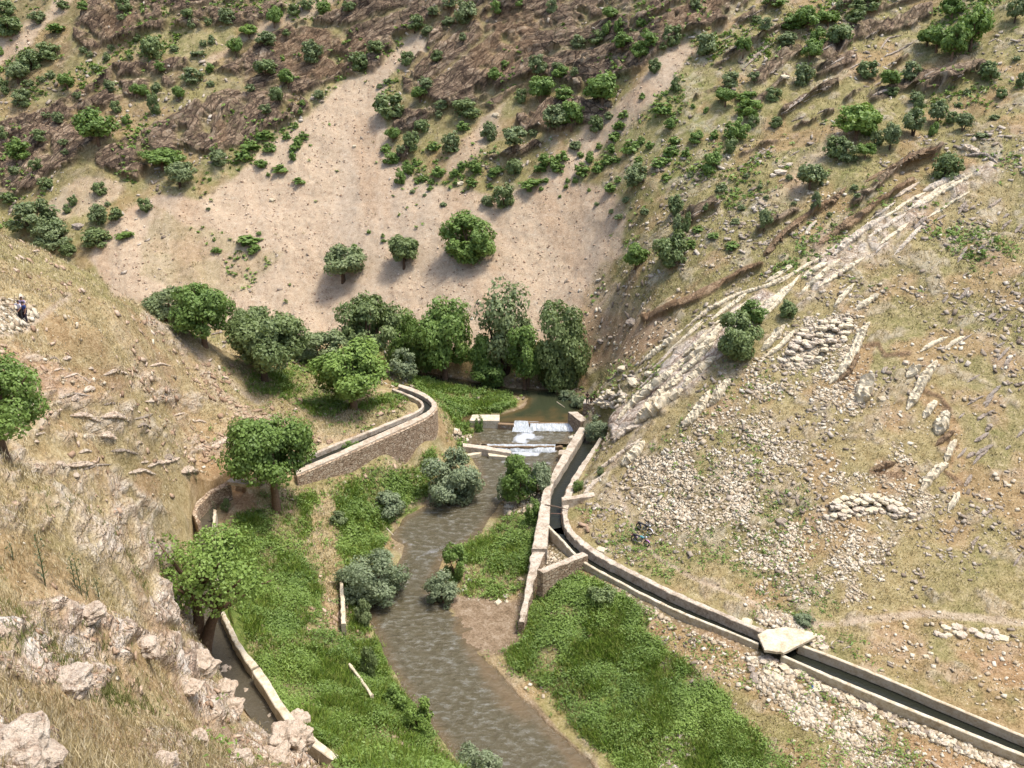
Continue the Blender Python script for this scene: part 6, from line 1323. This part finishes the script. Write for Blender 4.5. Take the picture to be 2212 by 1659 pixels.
# ------------------------------------------------------------------ people
M_SKIN = plain('skin', (176, 128, 100), .6, 0, .1); M_HAIR = plain('black_hair', (34, 24, 22), .7)
def chainmesh(name, verts, rads, edges, mat, parent, root=0, sub=2):
    me = bpy.data.meshes.new(name); me.from_pydata([tuple(v) for v in verts], edges, []); o = link(name, me, mat, parent)
    md = o.modifiers.new('skin', 'SKIN'); md.use_smooth_shade = True
    for i, sv in enumerate(me.skin_vertices[0].data): sv.radius = (rads[i], rads[i]) if not isinstance(rads[i], tuple) else rads[i]; sv.use_root = (i == root)
    o.modifiers.new('sub', 'SUBSURF').levels = sub; o.modifiers['sub'].render_levels = sub; return o
def person(x, y, Hm, heading, label, shirt, trous, pose, hair=(34, 24, 22), p=None, cap=None):
    if p is None: p, _ = hit(x, y)
    o = empty('person', p, label, 'person', 'people'); o.rotation_euler = (0, 0, heading); k = Hm/1.75
    J = {'pel': (0, 0, .95), 'spi': (0, 0, 1.15), 'che': (0, 0, 1.36), 'nec': (0, 0, 1.50), 'hd0': (0, .01, 1.58), 'hd1': (0, .01, 1.70), 'shl': (-.18, 0, 1.42), 'shr': (.18, 0, 1.42), 'ell': (-.24, .0, 1.14), 'elr': (.24, .0, 1.14), 'wrl': (-.24, .10, .90), 'wrr': (.24, .10, .90),
         'hil': (-.09, 0, .90), 'hir': (.09, 0, .90), 'knl': (-.11, .03, .49), 'knr': (.11, .03, .49), 'anl': (-.12, 0, .08), 'anr': (.12, 0, .08), 'tol': (-.13, .17, .035), 'tor': (.13, .17, .035)}
    J.update(pose); J = {a: Vector(b)*k for a, b in J.items()}
    R = {'pel': (.15, .11), 'spi': (.13, .095), 'che': (.155, .11), 'nec': .055, 'hd0': (.075, .09), 'hd1': (.075, .09), 'shl': .06, 'shr': .06, 'ell': .042, 'elr': .042, 'wrl': .028, 'wrr': .028, 'hil': .09, 'hir': .09, 'knl': .058, 'knr': .058, 'anl': .04, 'anr': .04, 'tol': .035, 'tor': .035}
    names = list(J); E = [('pel', 'spi'), ('spi', 'che'), ('che', 'nec'), ('nec', 'hd0'), ('hd0', 'hd1'), ('che', 'shl'), ('che', 'shr'), ('shl', 'ell'), ('shr', 'elr'), ('ell', 'wrl'), ('elr', 'wrr'), ('pel', 'hil'), ('pel', 'hir'), ('hil', 'knl'), ('hir', 'knr'), ('knl', 'anl'), ('knr', 'anr'), ('anl', 'tol'), ('anr', 'tor')]
    vs = [J[n] for n in names]; rr_ = [tuple(q*k for q in R[n]) if isinstance(R[n], tuple) else R[n]*k for n in names]; ed = [(names.index(a), names.index(b)) for a, b in E]
    for s_, w_, e_ in ((-1, 'wrl', 'ell'), (1, 'wrr', 'elr')):
        d = (J[w_]-J[e_]).normalized(); side = d.cross(Vector((0, 1, 0)) if abs(d.y) < .8 else Vector((1, 0, 0))).normalized(); pi_ = names.index(w_)
        palm = J[w_]+d*.08*k; vs.append(palm); rr_.append((.035*k, .018*k)); pa = len(vs)-1; ed.append((pi_, pa))
        for f_ in range(4):
            L_ = (.075, .085, .08, .062)[f_]*k; b0 = palm+d*.03*k+side*(f_-1.5)*.021*k; b1 = b0+d*L_*.55; b2 = b1+(d*.6+Vector((0, .5, -.1))).normalized()*L_*.45
            for q, r_ in ((b0, .009), (b1, .0085), (b2, .007)): vs.append(q); rr_.append(r_*k)
            n0 = len(vs); ed += [(pa, n0-3), (n0-3, n0-2), (n0-2, n0-1)]
        t0 = palm-d*.03*k+side*s_*.035*k; t1 = t0+(d+side*s_*.8).normalized()*.045*k; vs += [t0, t1]; rr_ += [.011*k, .009*k]; n0 = len(vs); ed += [(pa, n0-2), (n0-2, n0-1)]
    b = chainmesh('body', vs, rr_, ed, M_SKIN, o)
    def sub(name, keys, grow, mat, extra=None):
        ns = [n for n in names if n in keys]; v_ = [J[n] for n in ns]
        if extra: v_ = [extra.get(n, J[n]) for n in ns]
        r_ = [tuple((q+grow)*k for q in R[n]) if isinstance(R[n], tuple) else (R[n]+grow)*k for n in ns]
        e_ = [(ns.index(a), ns.index(c)) for a, c in E if a in ns and c in ns]; return chainmesh(name, v_, r_, e_, mat, o)
    sub('shirt', ('pel', 'spi', 'che', 'shl', 'shr', 'ell', 'elr'), .018, shirt, {'pel': J['pel']+Vector((0, 0, .03)), 'ell': J['shl'].lerp(J['ell'], .85), 'elr': J['shr'].lerp(J['elr'], .85)})
    sub('trousers', ('pel', 'hil', 'hir', 'knl', 'knr', 'anl', 'anr'), .028, trous, {'pel': J['pel']-Vector((0, 0, .03))})
    mb = MB(); hc = (J['hd0']+J['hd1'])/2+Vector((0, -.02, .03))*k; mb.ell(hc, (.095*k, .11*k, .10*k), 14, 9); mb.build('hair', plain('hair', hair, .8) if cap is None else plain('cap', cap, .8), o, True)
    f = MB(); fc = (J['hd0']+J['hd1'])/2+Vector((0, .088, -.01))*k
    f.ell(fc+Vector((0, .012, -.01))*k, (.012*k, .02*k, .022*k), 7, 5); f.ell(fc+Vector((-.03, 0, .025))*k, (.012*k, .008*k, .007*k), 6, 4); f.ell(fc+Vector((.03, 0, .025))*k, (.012*k, .008*k, .007*k), 6, 4); f.ell(fc+Vector((0, .002, -.05))*k, (.025*k, .008*k, .006*k), 6, 4)
    f.ell((J['hd0']+J['hd1'])/2+Vector((-.088, 0, 0))*k, (.012*k, .02*k, .03*k), 6, 4); f.ell((J['hd0']+J['hd1'])/2+Vector((.088, 0, 0))*k, (.012*k, .02*k, .03*k), 6, 4)
    f.build('face', M_SKIN, o, True)
    s = MB()
    for a in ('l', 'r'): q = (J['an'+a]+J['to'+a])/2; s.ell(Vector((q.x, q.y, .045*k)), (.055*k, .13*k, .05*k), 8, 6)
    s.build('shoes', plain('dark_shoes', (44, 36, 34), .6), o, True); return o
M_WHS = plain('white_shirt', (232, 230, 244), .8); M_BLS = plain('blue_shirt', (64, 84, 150), .8); M_LIS = plain('lilac_shirt', (196, 178, 210), .8); M_BLK = plain('black_cloth', (44, 40, 42), .85); M_CHK = plain('dark_patterned_cloth', (72, 56, 72), .85, 0, .5); M_BRN = plain('dark_brown_shirt', (62, 44, 32), .85); M_NAV = plain('dark_grey_cloth', (54, 60, 62), .85)
fa = math.pi*.92
person(47, 693, 1.62, 2.8, 'person in a white shirt and black trousers holding one arm out to the left', M_WHS, M_BLK, {'ell': (-.27, .05, 1.14), 'wrl': (-.2, .22, 1.0), 'elr': (.42, .1, 1.36), 'wrr': (.66, .16, 1.38)})
person(56.5, 696, 1.66, 2.9, 'person in a blue short sleeved shirt and dark patterned trousers on the left path', M_BLS, M_CHK, {'wrl': (-.24, .14, .92), 'wrr': (.26, .06, .9)})
person(54, 685, 1.62, 3.3, 'person in a lilac top with reddish hair, mostly hidden behind the other two', M_LIS, M_BLK, {'ell': (-.26, .03, 1.15)}, (70, 28, 24))
def onplat(x, y): return Vector([float(c) for c in atZ(x, y, 3.12)])
person(1268.5, 872, 1.75, 3.0, 'person in brown shirt and grey trousers, hands at waist, left on the platform', M_BRN, M_NAV, {'ell': (-.3, .05, 1.2), 'elr': (.3, .05, 1.2), 'wrl': (-.08, .22, 1.12), 'wrr': (.08, .22, 1.1)}, p=onplat(1268.5, 872))
person(1283.5, 875.5, 1.74, 1.7, 'person all in black, seen side on with an elbow out, right on the platform', M_BLK, M_BLK, {'ell': (-.34, -.12, 1.2), 'wrl': (-.2, .05, 1.02), 'elr': (.3, -.12, 1.2)}, p=onplat(1283.5, 875.5))
person(1277, 870.5, 1.62, 3.1, 'person crouching in dark clothes between the two standing on the platform', M_BLK, M_BLK, {'pel': (0, -.12, .34), 'spi': (0, -.05, .52), 'che': (0, .03, .72), 'nec': (0, .07, .85), 'hd0': (0, .1, .93), 'hd1': (0, .11, 1.04), 'shl': (-.18, .04, .78), 'shr': (.18, .04, .78), 'ell': (-.24, .2, .6), 'elr': (.24, .2, .6), 'wrl': (-.1, .36, .5), 'wrr': (.1, .36, .5), 'hil': (-.1, -.08, .3), 'hir': (.1, -.08, .3), 'knl': (-.17, .28, .48), 'knr': (.17, .28, .48), 'anl': (-.13, .1, .08), 'anr': (.13, .1, .08), 'tol': (-.14, .26, .035), 'tor': (.14, .26, .035)}, p=onplat(1277, 870.5))
# ------------------------------------------------------------------ motorcycles
M_TYRE = plain('tyre_rubber', (40, 38, 36), .9); M_CHR = plain('worn_chrome', (190, 190, 190), .3, .8); M_SEAT = plain('black_seat', (36, 34, 36), .6); M_TEAL = plain('teal_paint', (92, 168, 178), .35); M_GLASS = plain('headlamp_glass', (236, 236, 240), .15); M_PINK = plain('pink_plastic', (214, 150, 214), .4); M_DKF = plain('dark_frame', (52, 50, 52), .5); M_WHP = plain('white_plastic', (236, 234, 240), .4)
def motorcycle(pos, ang, label, tank, guard, lamp=True):
    o = empty('motorcycle', pos, label, 'motorcycle', 'parked motorcycles'); o.scale = (1.15,)*3; o.rotation_euler = (math.radians(-8), 0, ang)      # long axis along local X, front = +X
    for nm, x in (('rear_wheel', -.62), ('front_wheel', .66)):
        w = MB(); w.torus((x, 0, .30), .26, .045, (0, 1, 0), 26, 8); wo = w.build(nm, M_TYRE, o, True)
        r = MB(); r.torus((x, 0, .30), .215, .016, (0, 1, 0), 24, 6); r.tube([(x, -.07, .30), (x, .07, .30)], [.05, .05], 10)
        for k in range(12): a = k*math.pi/6; r.tube([(x, 0, .30), (x+.21*math.cos(a), 0, .30+.21*math.sin(a))], [.005, .005], 4)
        r.build('rim', M_CHR, wo, True)
        g_ = MB(); n = 9
        for k in range(n):
            a0 = math.radians(30+120*k/n); a1 = math.radians(30+120*(k+1)/n)
            g_.add([(x+.33*math.cos(a), s*.06, .30+.33*math.sin(a)) for a in (a0, a1) for s in (-1, 1)]+[(x+.345*math.cos(a), s*.06, .30+.345*math.sin(a)) for a in (a0, a1) for s in (-1, 1)], [(0, 1, 3, 2), (4, 6, 7, 5), (0, 4, 5, 1), (2, 3, 7, 6)])
        g_.build('mudguard', guard, o)
    f = MB()
    for s in (-1, 1):
        f.tube([(.66, s*.08, .30), (.50, s*.08, .66), (.42, s*.07, .88)], [.022, .024, .02]); f.tube([(-.62, s*.08, .30), (-.15, s*.06, .34)], [.02, .02]); f.tube([(-.62, s*.12, .32), (-.46, s*.1, .66)], [.028, .02])
    f.tube([(.42, 0, .84), (.1, 0, .42), (-.15, 0, .34)], [.025, .025, .025]); f.tube([(.42, 0, .80), (-.1, 0, .66), (-.75, 0, .66)], [.025, .025, .02]); f.build('frame', M_DKF, o, True)
    e = MB(); e.box((.06, 0, .40), (.3, .22, .24), 0, .015); e.tube([(.12, 0, .46), (.2, 0, .62)], [.08, .07], 10); e.build('engine', M_CHR, o)
    t = MB(); t.ell((.16, 0, .74), (.27, .13, .12), 16, 10); t.build('fuel_tank', tank, o, True)
    s_ = MB(); s_.ell((-.40, 0, .74), (.40, .13, .07), 16, 8); s_.build('seat', M_SEAT, o, True)
    h = MB(); h.tube([(.36, -.36, 1.0), (.42, -.12, .94), (.42, .12, .94), (.36, .36, 1.0)], [.014]*4); h.build('handlebar', M_CHR, o, True)
    for sgn in (-1, 1):
        m_ = MB(); m_.tube([(.38, sgn*.28, 1.0), (.40, sgn*.34, 1.16)], [.007, .007]); m_.ell((.40, sgn*.35, 1.19), (.02, .06, .045), 10, 6); m_.build('mirror', M_WHP, o, True)
    l = MB(); l.ell((.56, 0, .86), (.09, .10, .10), 12, 8); l.build('headlight', M_GLASS, o, True)
    x_ = MB(); x_.tube([(.14, -.12, .34), (-.1, -.16, .24), (-.72, -.17, .32)], [.022, .03, .038], 9); x_.build('exhaust', M_CHR, o, True)
    tl_ = MB(); tl_.ell((-.84, 0, .62), (.05, .07, .05), 10, 6); tl_.build('tail_light', plain('red_lens', (150, 36, 30), .3), o, True)
    return o
a_, _ = hit(1369, 1170); b_, _ = hit(1394, 1181); mid = (a_+b_)/2; ang = math.atan2(b_.y-a_.y, b_.x-a_.x)
motorcycle(mid, ang, 'motorcycle with a teal fuel tank parked across the hillside footpath', M_TEAL, M_PINK)
c_, _ = hit(1390, 1150); motorcycle(c_, ang-.15, 'second motorcycle, dark with white parts, parked just behind the teal one', M_SEAT, M_WHP)
# litter
p, _ = hit(1756, 1486); mb = MB(); mb.add([(p.x+rnd.uniform(-.2, .2), p.y+rnd.uniform(-.2, .2), p.z+rnd.uniform(.02, .14)) for _ in range(8)], [(0, 1, 2), (2, 3, 4), (4, 5, 6), (6, 7, 0), (0, 2, 4, 6), (1, 3, 5)]); o = mb.build('plastic_bag', plain('blue_plastic', (60, 110, 170), .4)); tag(o, 'crumpled blue plastic bag below the berm stones', 'plastic bag')
a, b = hit(826, 1134)[0], hit(850, 1158)[0]; mb = MB(); mb.tube([a+Vector((0, 0, .15)), b+Vector((0, 0, .1))], [.07, .05]); o = mb.build('log', M_LIME); tag(o, 'bleached log lying on the left bank above the river bend', 'log')
a, b = Vector(atZ(1203, 868, Z_POOL+.04)), Vector(atZ(1220, 880, Z_POOL+.04)); mb = MB(); mb.tube([a, b], [.06, .04]); o = mb.build('log', M_LIME); tag(o, 'thin pale stick floating in the pool', 'stick')
# ------------------------------------------------------------------ finish the labels: each one must single out its thing
ORD = ['', 'second', 'third', 'fourth', 'fifth', 'sixth', 'seventh', 'eighth', 'ninth', 'tenth', 'eleventh', 'twelfth']
seen = {}
for o, x, y in AUTO: seen[id(o)] = (o, x, y)
seen = {o.name: (o, x, y) for o, x, y in AUTO}
by = {}
for o, x, y in seen.values(): by.setdefault((o['label'], o['category']), []).append((x, y, o))
for (lb, ct), L in by.items():
    if len(L) == 1: continue
    if len(L) > 60:
        for x, y, o in L: o['group'] = lb
        continue
    if len(L) > 20:
        nb_ = math.ceil(len(L)/20); L.sort(key=lambda q: q[1]); per = math.ceil(len(L)/nb_); names_ = {2: ('upper half', 'lower half'), 3: ('upper band', 'middle band', 'lower band')}[nb_]
        for b_i in range(nb_):
            S_ = sorted(L[b_i*per:(b_i+1)*per], key=lambda q: q[0]); n = len(S_)
            for i, (x, y, o) in enumerate(S_): o['label'] = lb+', '+names_[b_i]+', '+('leftmost' if i == 0 else 'rightmost' if i == n-1 else ORD[i]+' from left' if i < len(ORD) else ORD[n-1-i]+' from right')
        continue
    L.sort(key=lambda q: q[0]); n = len(L)
    short = lb if len(lb.split()) <= 12 else ' '.join(lb.split()[:12])
    for i, (x, y, o) in enumerate(L):
        if i == 0: s = 'leftmost'
        elif i == n-1: s = 'rightmost'
        elif i < len(ORD): s = ORD[i]+' from left'
        elif n-1-i < len(ORD): s = ORD[n-1-i]+' from right'
        else: s = 'middle'
        o['label'] = lb+', '+s
